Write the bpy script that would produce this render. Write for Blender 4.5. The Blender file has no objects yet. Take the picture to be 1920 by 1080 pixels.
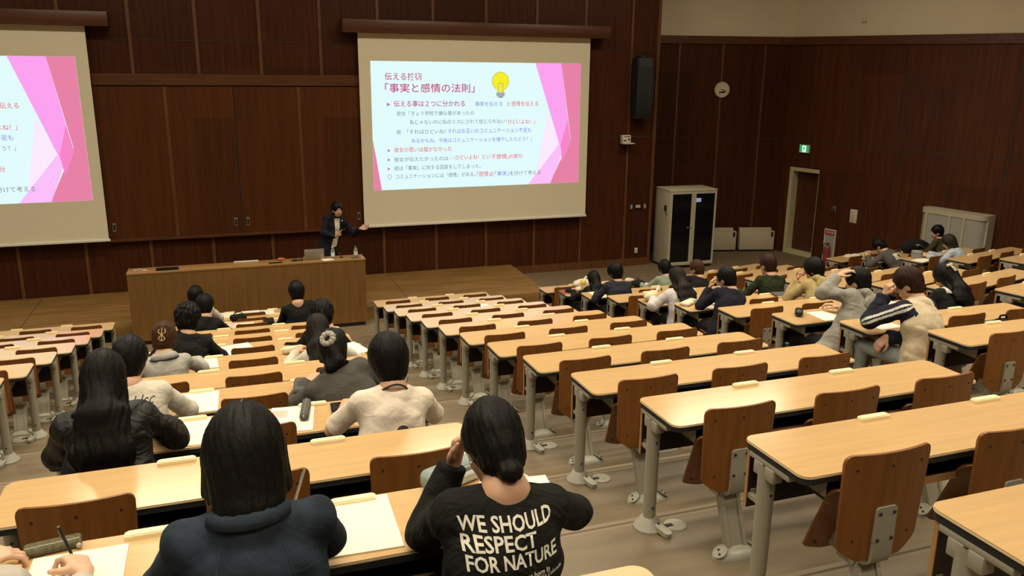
import bpy, bmesh, math, random
import numpy as np
from mathutils import Vector, Matrix, Quaternion
random.seed(7)
SC = bpy.context.scene
COL = SC.collection
S = 0.95                 # metres per layout unit (one seating row)
ZF = 4.548               # the front floor lies this far (units) under the camera

# ------------------------------------------------------------ camera
cam = bpy.data.cameras.new('camera'); cam.lens = 28.9656; cam.sensor_width = 36.0
cam.clip_start = 0.05; cam.clip_end = 100
co = bpy.data.objects.new('camera', cam); COL.objects.link(co)
_r = Vector((0.94223, -0.33485, 0.00861)); _u = Vector((0.07632, 0.23966, 0.96785)); _f = Vector((0.32615, 0.91128, -0.25137))
co.matrix_world = Matrix(((_r.x, _u.x, -_f.x, 0), (_r.y, _u.y, -_f.y, 0), (_r.z, _u.z, -_f.z, ZF*S), (0, 0, 0, 1)))
SC.camera = co
# ------------------------------------------------------------ world, exposure, lamps
SC.view_settings.view_transform = 'Standard'; SC.view_settings.look = 'None'
SC.view_settings.gamma = 1.0; SC.view_settings.use_curve_mapping = False
SC.view_settings.exposure = 0.0
try:
    SC.cycles.use_denoising = True; SC.cycles.max_bounces = 6; SC.cycles.sample_clamp_indirect = 4.0
except Exception: pass
w = bpy.data.worlds.new('world'); SC.world = w; w.use_nodes = True
w.node_tree.nodes['Background'].inputs[0].default_value = (0.9, 0.8, 0.6, 1)
w.node_tree.nodes['Background'].inputs[1].default_value = 0.02
def area(x, y, z, sx, sy, e, col=(1.0, 0.89, 0.66), spread=130, tilt=0):
    l = bpy.data.lights.new('ceiling_or_fill_lamp', 'AREA'); l.shape = 'RECTANGLE'; l.size = sx; l.size_y = sy
    l.energy = e; l.color = col; l.spread = math.radians(spread)
    o = bpy.data.objects.new('ceiling_or_fill_lamp', l); COL.objects.link(o); o.location = (x, y, z); o.rotation_euler = (tilt, 0, 0)
    return o
LZ = 7.55
for yy in (-1.0, 2.2, 5.2, 8.0, 10.4):
    for xx in (-5.0, 0.0, 5.0, 9.6):
        area(xx, yy, LZ, 2.6, 0.5, 76 if yy < 9 else 64)
for xx in (-6.0, -1.0, 4.0, 9.0):
    area(xx, 12.6, LZ, 2.6, 0.5, 105, spread=178)  # added fill lamps without fixtures, brightening the unlit front wall and screens

# ------------------------------------------------------------ helpers
def V(x, y, z): return Vector((x*S, y*S, (z+ZF)*S))
def FW(x, z, y=17.7):                    # a point of the front wall plane seen at depth y
    k = y/17.7; return V(x*k, y, z*k)
def nodes(m):
    m.use_nodes = True; nt = m.node_tree; return nt, nt.nodes, nt.links, nt.nodes['Principled BSDF']
MATS = {}
def mat(name, col, rough=0.5, var=0.0, scale=(6, 6, 6), bump=0.0, metal=0.0, spec=0.5, emit=None, estr=0.0, coat=0.0, detail=4.0, sheen=0.0, trans=0.0, coord='Object', bscale=None):
    m = bpy.data.materials.new(name); nt, N, L, b = nodes(m); MATS[name] = m
    c = tuple(col)+(1,)
    b.inputs['Base Color'].default_value = c; b.inputs['Roughness'].default_value = rough; b.inputs['Metallic'].default_value = metal
    b.inputs['Specular IOR Level'].default_value = spec
    if coat: b.inputs['Coat Weight'].default_value = coat; b.inputs['Coat Roughness'].default_value = 0.15
    if sheen: b.inputs['Sheen Weight'].default_value = sheen; b.inputs['Sheen Roughness'].default_value = 0.5
    if trans: b.inputs['Transmission Weight'].default_value = trans
    if emit: b.inputs['Emission Color'].default_value = tuple(emit)+(1,); b.inputs['Emission Strength'].default_value = estr
    if var or bump:
        tc = N.new('ShaderNodeTexCoord'); mp = N.new('ShaderNodeMapping'); mp.inputs['Scale'].default_value = scale
        L.new(tc.outputs[coord], mp.inputs['Vector'])
        nz = N.new('ShaderNodeTexNoise'); nz.inputs['Detail'].default_value = detail; nz.inputs['Scale'].default_value = 1.0
        L.new(mp.outputs[0], nz.inputs['Vector'])
        if var:
            r = N.new('ShaderNodeValToRGB'); e = r.color_ramp.elements
            e[0].position = 0.3; e[1].position = 0.7
            e[0].color = tuple(max(0, x*(1-var)) for x in col)+(1,); e[1].color = tuple(min(1, x*(1+var)) for x in col)+(1,)
            L.new(nz.outputs['Fac'], r.inputs[0]); L.new(r.outputs[0], b.inputs['Base Color'])
        if bump:
            bp = N.new('ShaderNodeBump'); bp.inputs['Strength'].default_value = bump; bp.inputs['Distance'].default_value = 0.01
            L.new(nz.outputs['Fac'], bp.inputs['Height']); L.new(bp.outputs[0], b.inputs['Normal'])
    return m
def veneer(name, c1, c2, rough, pitch, grain=(22, 22, 0.9), spec=0.4, off=0.0, axis='X'):
    m = bpy.data.materials.new(name); nt, N, L, b = nodes(m); MATS[name] = m
    tc = N.new('ShaderNodeTexCoord'); mp = N.new('ShaderNodeMapping'); mp.inputs['Scale'].default_value = grain
    L.new(tc.outputs['Object'], mp.inputs['Vector'])
    nz = N.new('ShaderNodeTexNoise'); nz.inputs['Scale'].default_value = 1; nz.inputs['Detail'].default_value = 5; nz.inputs['Distortion'].default_value = 0.6
    L.new(mp.outputs[0], nz.inputs['Vector'])
    r = N.new('ShaderNodeValToRGB'); e = r.color_ramp.elements; e[0].position = 0.3; e[1].position = 0.72
    e[0].color = tuple(c1)+(1,); e[1].color = tuple(c2)+(1,); L.new(nz.outputs['Fac'], r.inputs[0])
    sp = N.new('ShaderNodeSeparateXYZ'); L.new(tc.outputs['Object'], sp.inputs[0])
    a = N.new('ShaderNodeMath'); a.operation = 'SUBTRACT'; a.inputs[1].default_value = off; L.new(sp.outputs[axis], a.inputs[0])
    d = N.new('ShaderNodeMath'); d.operation = 'DIVIDE'; d.inputs[1].default_value = pitch; L.new(a.outputs[0], d.inputs[0])
    f = N.new('ShaderNodeMath'); f.operation = 'FLOOR'; L.new(d.outputs[0], f.inputs[0])
    dz = N.new('ShaderNodeMath'); dz.operation = 'DIVIDE'; dz.inputs[1].default_value = 2.2; L.new(sp.outputs['Z'], dz.inputs[0])
    fz = N.new('ShaderNodeMath'); fz.operation = 'FLOOR'; L.new(dz.outputs[0], fz.inputs[0])
    cb = N.new('ShaderNodeCombineXYZ'); L.new(f.outputs[0], cb.inputs[0]); L.new(fz.outputs[0], cb.inputs[1])
    wn = N.new('ShaderNodeTexWhiteNoise'); wn.noise_dimensions = '3D'; L.new(cb.outputs[0], wn.inputs['Vector'])
    mr = N.new('ShaderNodeMapRange'); mr.inputs['To Min'].default_value = 0.82; mr.inputs['To Max'].default_value = 1.18; L.new(wn.outputs['Value'], mr.inputs['Value'])
    mx = N.new('ShaderNodeMix'); mx.data_type = 'RGBA'; mx.blend_type = 'MULTIPLY'; mx.inputs['Factor'].default_value = 1
    L.new(r.outputs[0], mx.inputs['A']); L.new(mr.outputs[0], mx.inputs['B']); L.new(mx.outputs['Result'], b.inputs['Base Color'])
    b.inputs['Roughness'].default_value = rough; b.inputs['Specular IOR Level'].default_value = spec
    return m
class B:
    """collects shapes into one mesh"""
    def __init__(s): s.bm = bmesh.new(); s.mi = 0
    def _tag(s, n0):
        s.bm.faces.ensure_lookup_table()
        for f in s.bm.faces[n0:]: f.material_index = s.mi
    def mesh(s, vs, fs, M=None):
        n0 = len(s.bm.faces)
        bv = [s.bm.verts.new((M @ Vector(v)) if M else v) for v in vs]
        for f in fs:
            try: s.bm.faces.new([bv[i] for i in f])
            except ValueError: pass
        s._tag(n0); return s
    def box(s, lo, hi, M=None, bev=0.0, seg=2):
        x0, y0, z0 = lo; x1, y1, z1 = hi
        vs = [(x0,y0,z0),(x1,y0,z0),(x1,y1,z0),(x0,y1,z0),(x0,y0,z1),(x1,y0,z1),(x1,y1,z1),(x0,y1,z1)]
        fs = [(3,2,1,0),(4,5,6,7),(0,1,5,4),(1,2,6,5),(2,3,7,6),(3,0,4,7)]
        if not bev: return s.mesh(vs, fs, M)
        t = bmesh.new(); bv = [t.verts.new(v) for v in vs]
        for f in fs: t.faces.new([bv[i] for i in f])
        bmesh.ops.bevel(t, geom=t.edges[:], offset=bev, segments=seg, affect='EDGES', profile=0.5)
        return s.take(t, M)
    def take(s, t, M=None):
        t.verts.index_update()
        s.mesh([v.co.copy() for v in t.verts], [[v.index for v in f.verts] for f in t.faces], M); t.free(); return s
    def cone(s, p0, p1, r0, r1=None, n=16, caps=True):
        r1 = r0 if r1 is None else r1
        p0 = Vector(p0); p1 = Vector(p1); d = (p1-p0)
        q = d.to_track_quat('Z', 'Y'); vs = []; fs = []
        for p, r in ((p0, r0), (p1, r1)):
            for i in range(n):
                a = 2*math.pi*i/n; vs.append(p+q @ Vector((math.cos(a)*r, math.sin(a)*r, 0)))
        for i in range(n): j = (i+1) % n; fs.append((i, j, n+j, n+i))
        if caps: fs.append(tuple(range(n-1, -1, -1))); fs.append(tuple(range(n, 2*n)))
        return s.mesh(vs, fs)
    def lathe(s, prof, c=(0, 0, 0), n=20, M=None):
        vs = []; fs = []; c = Vector(c)
        for r, z in prof:
            for i in range(n):
                a = 2*math.pi*i/n; vs.append(c+Vector((math.cos(a)*r, math.sin(a)*r, z)))
        for k in range(len(prof)-1):
            for i in range(n): j = (i+1) % n; fs.append((k*n+i, k*n+j, (k+1)*n+j, (k+1)*n+i))
        fs.append(tuple(range(n-1, -1, -1))); m = (len(prof)-1)*n; fs.append(tuple(range(m, m+n)))
        return s.mesh(vs, fs, M)
    def prism(s, pts, z0, z1, M=None, bev=0.0):
        n = len(pts); vs = [(x, y, z0) for x, y in pts]+[(x, y, z1) for x, y in pts]
        fs = [tuple(range(n-1, -1, -1)), tuple(range(n, 2*n))]+[(i, (i+1) % n, n+(i+1) % n, n+i) for i in range(n)]
        if not bev: return s.mesh(vs, fs, M)
        t = bmesh.new(); bv = [t.verts.new(v) for v in vs]
        for f in fs: t.faces.new([bv[i] for i in f])
        t.edges.ensure_lookup_table()
        bmesh.ops.bevel(t, geom=[e for e in t.edges if abs(e.verts[0].co.z-e.verts[1].co.z) < 1e-6], offset=bev, segments=2, affect='EDGES')
        return s.take(t, M)
    def tube(s, pts, r, n=8):
        pts = [Vector(p) for p in pts]; vs = []; fs = []
        rr = r if isinstance(r, (list, tuple)) else [r]*len(pts)
        for k, p in enumerate(pts):
            d = (pts[min(k+1, len(pts)-1)]-pts[max(k-1, 0)]).normalized(); q = d.to_track_quat('Z', 'Y')
            for i in range(n):
                a = 2*math.pi*i/n; vs.append(p+q @ Vector((math.cos(a)*rr[k], math.sin(a)*rr[k], 0)))
        for k in range(len(pts)-1):
            for i in range(n): j = (i+1) % n; fs.append((k*n+i, k*n+j, (k+1)*n+j, (k+1)*n+i))
        fs.append(tuple(range(n-1, -1, -1))); m = (len(pts)-1)*n; fs.append(tuple(range(m, m+n)))
        return s.mesh(vs, fs)
    def ball(s, c, r, n=16, M=None):
        c = Vector(c); r = Vector(r) if not isinstance(r, (int, float)) else Vector((r, r, r)); t = bmesh.new()
        bmesh.ops.create_uvsphere(t, u_segments=n, v_segments=max(6, n//2), radius=1.0)
        for v in t.verts: v.co = Vector((v.co.x*r.x, v.co.y*r.y, v.co.z*r.z))+c
        return s.take(t, M)
    def data(s, name, mats, smooth=35):
        me = bpy.data.meshes.new(name); bmesh.ops.recalc_face_normals(s.bm, faces=s.bm.faces[:]); s.bm.to_mesh(me); s.bm.free()
        for m in (mats if isinstance(mats, (list, tuple)) else [mats]): me.materials.append(MATS[m])
        if smooth:
            for p in me.polygons: p.use_smooth = True
            try: me.set_sharp_from_angle(angle=math.radians(smooth))
            except Exception: pass
        return me
    def build(s, name, mats, parent=None, loc=None, smooth=35):
        return link(name, s.data(name, mats, smooth), parent, loc)
def link(name, data, parent=None, loc=None):
    o = bpy.data.objects.new(name, data); COL.objects.link(o)
    if parent: o.parent = parent
    if loc is not None: o.location = loc
    return o
def tag(o, label=None, cat=None, group=None, kind=None):
    if label: o['label'] = label
    if cat: o['category'] = cat
    if group: o['group'] = group
    if kind: o['kind'] = kind
    return o
def thing(name, label, cat, loc=(0, 0, 0), rz=0.0, group=None):
    o = link(name, None, None, loc); o.rotation_euler = (0, 0, rz); o.empty_display_size = 0.1
    return tag(o, label, cat, group)
def struct(o): o['kind'] = 'structure'; return o
def rrect(x0, y0, x1, y1, r, n=5):
    pts = []
    for cx, cy, a0 in ((x1-r, y0+r, -90), (x1-r, y1-r, 0), (x0+r, y1-r, 90), (x0+r, y0+r, 180)):
        for i in range(n+1):
            a = math.radians(a0+90*i/n); pts.append((cx+r*math.cos(a), cy+r*math.sin(a)))
    return pts

# ------------------------------------------------------------ materials
veneer('wall_wood', (0.046, 0.0125, 0.005), (0.083, 0.024, 0.0085), 0.45, 1.175*S, off=-2.54*S, spec=0.18)
veneer('side_wood', (0.062, 0.0185, 0.0068), (0.108, 0.034, 0.011), 0.42, 1.205*S, grain=(16, 16, 0.8), spec=0.2, axis='Y', off=17.45*S)
veneer('panel_wood', (0.074, 0.0225, 0.006), (0.108, 0.034, 0.009), 0.5, 1.28*S, off=-2.09*S, spec=0.18)
mat('batten_wood', (0.13, 0.048, 0.016), 0.45, var=0.25, scale=(20, 20, 2))
mat('beam_wood', (0.11, 0.036, 0.013), 0.4, var=0.3, scale=(1.5, 20, 20))
mat('housing_wood', (0.085, 0.028, 0.011), 0.4, var=0.25, scale=(1.2, 20, 20))
mat('plaster', (0.80, 0.71, 0.55), 0.9, var=0.03, scale=(2, 2, 2))
mat('ceiling_paint', (0.7, 0.66, 0.58), 0.9)
mat('stage_wood', (0.25, 0.135, 0.04), 0.4, var=0.28, scale=(1.3, 14, 14))
mat('vinyl_floor', (0.185, 0.140, 0.088), 0.45, var=0.16, scale=(0.9, 7, 7), detail=6)
mat('front_carpet', (0.19, 0.135, 0.075), 0.75, var=0.12, scale=(8, 8, 8))
mat('nosing', (0.235, 0.18, 0.118), 0.5)
mat('groove_dark', (0.05, 0.035, 0.025), 0.8)
mat('nose_groove', (0.12, 0.09, 0.055), 0.8)
mat('desk_wood', (0.61, 0.395, 0.19), 0.17, var=0.06, scale=(2.2, 34, 34), spec=0.6, coat=0.15)
mat('desk_light_edge', (0.80, 0.66, 0.42), 0.4)
mat('edge_black', (0.018, 0.018, 0.02), 0.5)
mat('modesty_dark', (0.02, 0.008, 0.006), 0.5)
mat('ply_edge', (0.42, 0.22, 0.09), 0.5)
mat('ply', (0.215, 0.078, 0.015), 0.36, var=0.16, scale=(30, 30, 2.5))
mat('metal_grey', (0.33, 0.305, 0.24), 0.42, metal=0.0, spec=0.5)
mat('metal_pale', (0.36, 0.345, 0.285), 0.38, spec=0.5)
mat('outlet_cream', (0.92, 0.80, 0.50), 0.4)
mat('black_plastic', (0.012, 0.012, 0.013), 0.42)
mat('dark_screw', (0.03, 0.02, 0.015), 0.5)
mat('lectern_wood', (0.20, 0.098, 0.026), 0.42, var=0.14, scale=(18, 18, 1.2))
mat('lectern_top', (0.33, 0.18, 0.065), 0.35, var=0.12, scale=(1.5, 18, 18))
mat('cabinet_beige', (0.54, 0.49, 0.36), 0.5)
mat('heater_beige', (0.66, 0.59, 0.42), 0.5)
mat('grey_panel', (0.40, 0.39, 0.34), 0.6)
mat('glass_black', (0.006, 0.006, 0.008), 0.12, spec=0.35)
mat('white_plastic', (0.75, 0.70, 0.60), 0.45)
mat('steel', (0.5, 0.48, 0.45), 0.3, metal=0.8)
mat('speaker_black', (0.013, 0.0145, 0.017), 0.55)
mat('grille_black', (0.014, 0.015, 0.017), 0.7, bump=0.3, scale=(260, 260, 260))
mat('door_wood', (0.085, 0.024, 0.012), 0.4, var=0.2, scale=(16, 16, 1))
mat('door_frame', (0.62, 0.56, 0.33), 0.5)
mat('red_paint', (0.55, 0.03, 0.03), 0.4)
mat('red_dark', (0.35, 0.05, 0.05), 0.35)
mat('clock_face', (0.80, 0.74, 0.55), 0.5)
mat('clock_rim', (0.62, 0.55, 0.42), 0.35)
mat('screen_fabric', (0.86, 0.80, 0.62), 0.8)
mat('screen_bar', (0.85, 0.82, 0.72), 0.4)
mat('exit_green', (0.02, 0.30, 0.10), 0.5, emit=(0.03, 0.42, 0.16), estr=0.7)
mat('exit_white', (0.8, 0.9, 0.8), 0.5, emit=(0.75, 1.0, 0.8), estr=0.9)
def em(name, c): mat(name, (0, 0, 0), 1.0, spec=0.0, emit=c, estr=1.0)
em('slide_white', (0.76, 0.97, 0.97)); em('slide_pink', (0.98, 0.36, 0.86)); em('slide_rose', (0.80, 0.22, 0.38))
em('slide_lavender', (0.97, 0.52, 0.95)); em('slide_pale', (0.97, 0.82, 0.98)); em('slide_hot', (0.93, 0.24, 0.58)); em('slide_yellow', (0.93, 0.86, 0.02))
em('slide_dark', (0.17, 0.19, 0.20)); em('slide_m', (0.55, 0.07, 0.22)); em('slide_p', (0.62, 0.18, 0.42)); em('slide_r', (0.78, 0.10, 0.14)); em('slide_b', (0.24, 0.25, 0.72)); em('slide_g', (0.22, 0.26, 0.28)); em('slide_grey', (0.45, 0.5, 0.52))

# ------------------------------------------------------------ layout of the tiered seating
def rowz(r): return -1.3041-0.2115*(13-r)            # desk-top height (units, camera = 0)
def rowy(r): return 1.7722+(13-r)                    # back edge of the desks
def rowx(r): return 2.0339+0.0284*(13-r)             # left end of the centre-right block
def flz(r): return max(rowz(r)-0.72, -ZF)
ANG = math.radians(12.1); CA, SA_ = math.cos(ANG), math.sin(ANG)
BLK = {'A': -6.11, 'B': -3.05, 'C': 0.0, 'D': 3.07}
def desk_origin(b, r):                               # back-left corner at floor level, and rotation
    if b in BLK: return Vector(V(rowx(r)+BLK[b], rowy(r), flz(r))), 0.0
    x, y = 8.6-0.035*(r-1), rowy(r)+0.05
    if b == 'F':
        x, y = x+CA*3.2+0.02*(r-2), y+SA_*3.2
    return Vector(V(x, y, flz(r))), ANG
def at(b, r, x, y, z=0.0):                           # local metres (x right, y to the front) on a desk row
    o, a = desk_origin(b, r); c, s = math.cos(a), math.sin(a)
    return Vector((o.x+x*c-y*s, o.y+x*s+y*c, o.z+z))

# ------------------------------------------------------------ room shell
NR = 17
def nose(r):                                         # polyline of the edge of tread r, left to right
    y = rowy(r)-0.03
    return [(-24.0, y+17.0*math.tan(ANG)-0.0), (-7.2, y), (7.9, y), (22.0, y+14.1*math.tan(ANG))]
fb = B()
def strip(pl0, z0, pl1, z1, mi=0):
    fb.mi = mi
    for i in range(len(pl0)-1):
        a, b2 = pl0[i], pl0[i+1]; c, d = pl1[i+1], pl1[i]
        fb.mesh([V(a[0], a[1], z0), V(b2[0], b2[1], z0), V(c[0], c[1], z1), V(d[0], d[1], z1)], [(0, 1, 2, 3)])
n2 = nose(2)
strip(n2, -ZF, [(-24, 19.6), (-7.2, 19.6), (7.9, 19.6), (22, 19.6)], -ZF, 1)
for r in range(2, NR):
    pl = nose(r); z = flz(r)
    strip(pl, flz(r-1), pl, z, 0)                    # riser
    e = [(x, y-0.03) for x, y in pl]; g = [(x, y-0.045) for x, y in pl]; h = [(x, y-0.07) for x, y in pl]
    strip(pl, z, e, z, 2); strip(e, z, g, z-0.002, 3); strip(g, z-0.002, h, z, 2)
    nx = nose(r+1) if r+1 < NR else [(-24, -6), (-7.2, -6), (7.9, -6), (22, -6)]
    strip(h, z, nx, z, 0)
fo = fb.build('floor', ['vinyl_floor', 'front_carpet', 'nosing', 'nose_groove'], smooth=0); struct(fo)

def wallbox(bd, p0, p1, z0, z1, th, out):            # wall slab between two plan points, thickness on the outer side
    p0 = Vector((p0[0], p0[1])); p1 = Vector((p1[0], p1[1])); d = (p1-p0).normalized(); n = Vector((d.y, -d.x))*out
    q = [p0, p1, p1+n*th, p0+n*th]
    vs = [V(p.x, p.y, z0) for p in q]+[V(p.x, p.y, z1) for p in q]
    bd.mesh(vs, [(3, 2, 1, 0), (4, 5, 6, 7), (0, 1, 5, 4), (1, 2, 6, 5), (2, 3, 7, 6), (3, 0, 4, 7)])
CZ = 3.55                                            # ceiling (units over the camera)
# main front wall with its battens
b = B(); b.mi = 0
wallbox(b, (-9.9, 17.7), (9.93, 17.7), -ZF-0.1, CZ, 0.4, -1)
b.mi = 1
for k in range(-6, 11):
    x = -2.54+1.175*k
    if x > 9.7: continue
    b.box(V(x-0.03, 17.678, -ZF), V(x+0.03, 17.72, CZ))
b.mi = 2
b.box(V(-9.9, 17.69, -1.43), V(9.93, 17.72, -1.415)); b.box(V(-9.9, 17.69, 0.56), V(9.93, 17.72, 0.575))
b.mi = 1; b.box(V(9.86, 17.67, -ZF), V(9.935, 17.75, CZ))
struct(b.build('wall_front', ['wall_wood', 'batten_wood', 'groove_dark'], smooth=0))
# recessed angled wall to its right, wood below plaster
c0 = (14.05, 18.2); sg = Vector((14.05-9.85, 18.2-19.30)).normalized()
def segp(x): return (x, 18.2+(x-14.05)*(-0.2619))
b = B(); wallbox(b, segp(9.2), c0, -ZF-0.1, 0.97, 0.3, -1)
b.mi = 1
for x in (11.21, 12.30, 13.36):
    p = segp(x); M = Matrix.Translation(V(p[0], p[1], 0))@Matrix.Rotation(math.atan2(sg.y, sg.x), 4, 'Z')
    b.box((-0.025, -0.02, -ZF*S), (0.025, 0.02, 0.78*S), M)
b.mi = 2
p = segp(9.3); M = Matrix.Translation(V(p[0], p[1], 0))@Matrix.Rotation(math.atan2(sg.y, sg.x), 4, 'Z')
b.box((0, -0.006, -1.57*S), (4.85*S, 0.02, -1.555*S), M)
struct(b.build('wall_front_right', ['wall_wood', 'batten_wood', 'groove_dark'], smooth=0))
b = B(); wallbox(b, segp(9.2), c0, 0.97, CZ, 0.3, -1); struct(b.build('wall_front_right_upper', 'plaster', smooth=0))
def trimbar(name, p0, p1, z0a, z1a, z0b, z1b, th):
    p0 = Vector(p0); p1 = Vector(p1); d = (p1-p0).normalized(); n = Vector((d.y, -d.x))
    q = [p0+n*th, p1+n*th, p1, p0]
    zz = [(z0a, z1a), (z0b, z1b), (z0b, z1b), (z0a, z1a)]
    vs = [V(a.x, a.y, t[0]) for a, t in zip(q, zz)]+[V(a.x, a.y, t[1]) for a, t in zip(q, zz)]
    bb = B(); bb.mesh(vs, [(3, 2, 1, 0), (4, 5, 6, 7), (0, 1, 5, 4), (1, 2, 6, 5), (2, 3, 7, 6), (3, 0, 4, 7)])
    return struct(bb.build(name, 'beam_wood', smooth=0))
trimbar('trim_1', segp(9.4), c0, 0.78, 0.97, 0.78, 0.97, 0.05)
# right side wall (12 degrees off the depth axis), with the door recess
wd = Vector((math.sin(math.radians(12)), -math.cos(math.radians(12)))); wn = Vector((-wd.y, wd.x))   # wn points outwards
def wp(s, out=0.0): p = Vector(c0)+wd*s+wn*out; return (p.x, p.y)
def wV(s, z, out=0.0): p = wp(s, out); return V(p[0], p[1], z)
WL = 24.0
def wtop(s): return 0.97-0.0175*s
b = B()
def wquad(s0, s1, z0a, z0b, z1a, z1b, out=0.0):
    vs = [wV(s0, z0a, out), wV(s1, z0b, out), wV(s1, z1b, out), wV(s0, z1a, out), wV(s0, z0a, 0.35), wV(s1, z0b, 0.35), wV(s1, z1b, 0.35), wV(s0, z1a, 0.35)]
    b.mesh(vs, [(0, 1, 2, 3), (7, 6, 5, 4), (0, 4, 5, 1), (1, 5, 6, 2), (2, 6, 7, 3), (3, 7, 4, 0)])
wquad(-0.02, 0.276, -ZF-0.1, -ZF-0.1, wtop(0), wtop(0.276)); wquad(0.276, 1.20, -2.275, -2.275, wtop(0.276), wtop(1.2)); wquad(1.20, WL, -ZF-0.1, -ZF-0.1, wtop(1.2), wtop(WL))
b.mi = 2
for s_ in (0.769, 2.05, 3.28, 4.51, 5.74, 6.97, 8.2):
    b.mesh([wV(s_, -ZF if s_ > 1.2 else -2.27, -0.004), wV(s_+0.022, -ZF if s_ > 1.2 else -2.27, -0.004), wV(s_+0.022, wtop(s_)-0.2, -0.004), wV(s_, wtop(s_)-0.2, -0.004)], [(0, 1, 2, 3)])
b.mesh([wV(0, -1.61, -0.004), wV(WL, -1.61, -0.004), wV(WL, -1.588, -0.004), wV(0, -1.588, -0.004)], [(0, 1, 2, 3)])
struct(b.build('wall_right', ['side_wood', 'batten_wood', 'groove_dark'], smooth=0))
b = B(); wquad(-0.02, WL, wtop(0), wtop(WL), CZ, CZ); struct(b.build('wall_right_upper', 'plaster', smooth=0))
trimbar('trim_2', wp(0), wp(WL), 0.78, 0.972, wtop(WL)-0.21, wtop(WL)+0.002, 0.05)
# left side (mirror of the right), back wall, ceiling
def mx(p): return (0.83-p[0], p[1])
b = B(); wallbox(b, mx(segp(9.2)), mx(c0), -ZF-0.1, CZ, 0.3, 1); struct(b.build('wall_front_left', 'wall_wood', smooth=0))
b = B(); wallbox(b, mx(wp(0)), mx(wp(WL)), -ZF-0.1, CZ, 0.3, 1); struct(b.build('wall_left', 'side_wood', smooth=0))
b = B(); wallbox(b, (-18.5, -5.0), (19.3, -5.0), -2.0, CZ, 0.3, 1); struct(b.build('wall_back', 'side_wood', smooth=0))
b = B(); b.box(V(-19, -5.3, CZ), V(20, 19.6, CZ+0.2)); struct(b.build('ceiling', 'ceiling_paint', smooth=0))
# stage
b = B(); b.mi = 0
b.mesh([V(-9.0, 15.08, -4.3), V(6.18, 15.08, -4.3), V(6.28, 17.66, -4.3), V(-9.0, 17.66, -4.3), V(-9.0, 15.08, -ZF), V(6.18, 15.08, -ZF), V(6.28, 17.66, -ZF), V(-9.0, 17.66, -ZF)],
       [(0, 1, 2, 3), (4, 5, 1, 0), (5, 6, 2, 1), (7, 4, 0, 3)])
b.mi = 1
for y in (15.7, 16.4, 17.05): b.box(V(-9, y, -4.302), V(6.2, y+0.008, -4.2985))
b.box(V(3.35, 15.1, -4.302), V(3.362, 17.6, -4.2985)); b.box(V(-3.4, 15.1, -4.302), V(-3.388, 17.6, -4.2985))
st = b.build('stage_platform', ['stage_wood', 'groove_dark'], smooth=0); tag(st, 'low wooden stage floor of long planks in front of the dark front wall', 'stage')
# skirting on the open right part
b = B(); b.box(V(6.3, 17.66, -ZF), V(9.93, 17.7, -4.37)); struct(b.build('baseboard_front', 'batten_wood', smooth=0))
b = B(); b.box(V(-2.09, 17.62, -0.27), V(2.92, 17.72, -0.06), bev=0.004); struct(b.build('trim_3', 'beam_wood', smooth=0))
b = B(); b.box(V(-2.09, 17.58, -3.27), V(2.92, 17.72, -3.215), bev=0.004); struct(b.build('trim_4', 'beam_wood', smooth=0))
# sliding panels over the blackboard
for x0, x1, w_ in ((-2.09, 0.405, 'left'), (0.415, 2.92, 'right')):
    t = thing('sliding_board_panel', 'dark wooden sliding panel, %s one of the pair between the two projection screens' % w_, 'sliding panel', V((x0+x1)/2, 17.62, -3.21))
    h = (x1-x0)/2*S; H = 2.92*S
    b = B(); b.box((-h, -0.02, 0), (h, 0.02, H)); b.mi = 1; b.box((-0.03, -0.028, 0), (0.03, 0.0, H)); b.mi = 2; b.box((-h, -0.0212, 0.0), (-h+0.008, 0, H)); b.box((h-0.008, -0.0212, 0.0), (h, 0, H))
    b.build('panel', ['panel_wood', 'batten_wood', 'groove_dark'], t, smooth=0)
    for xx in (-h+0.10, h-0.12):
        b = B(); b.box((xx-0.03, -0.034, 0.14), (xx+0.03, -0.02, 0.30), bev=0.004); b.mi = 1; b.box((xx-0.017, -0.036, 0.17), (xx+0.017, -0.03, 0.27))
        b.build('pull_handle', ['steel', 'black_plastic'], t)

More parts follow.
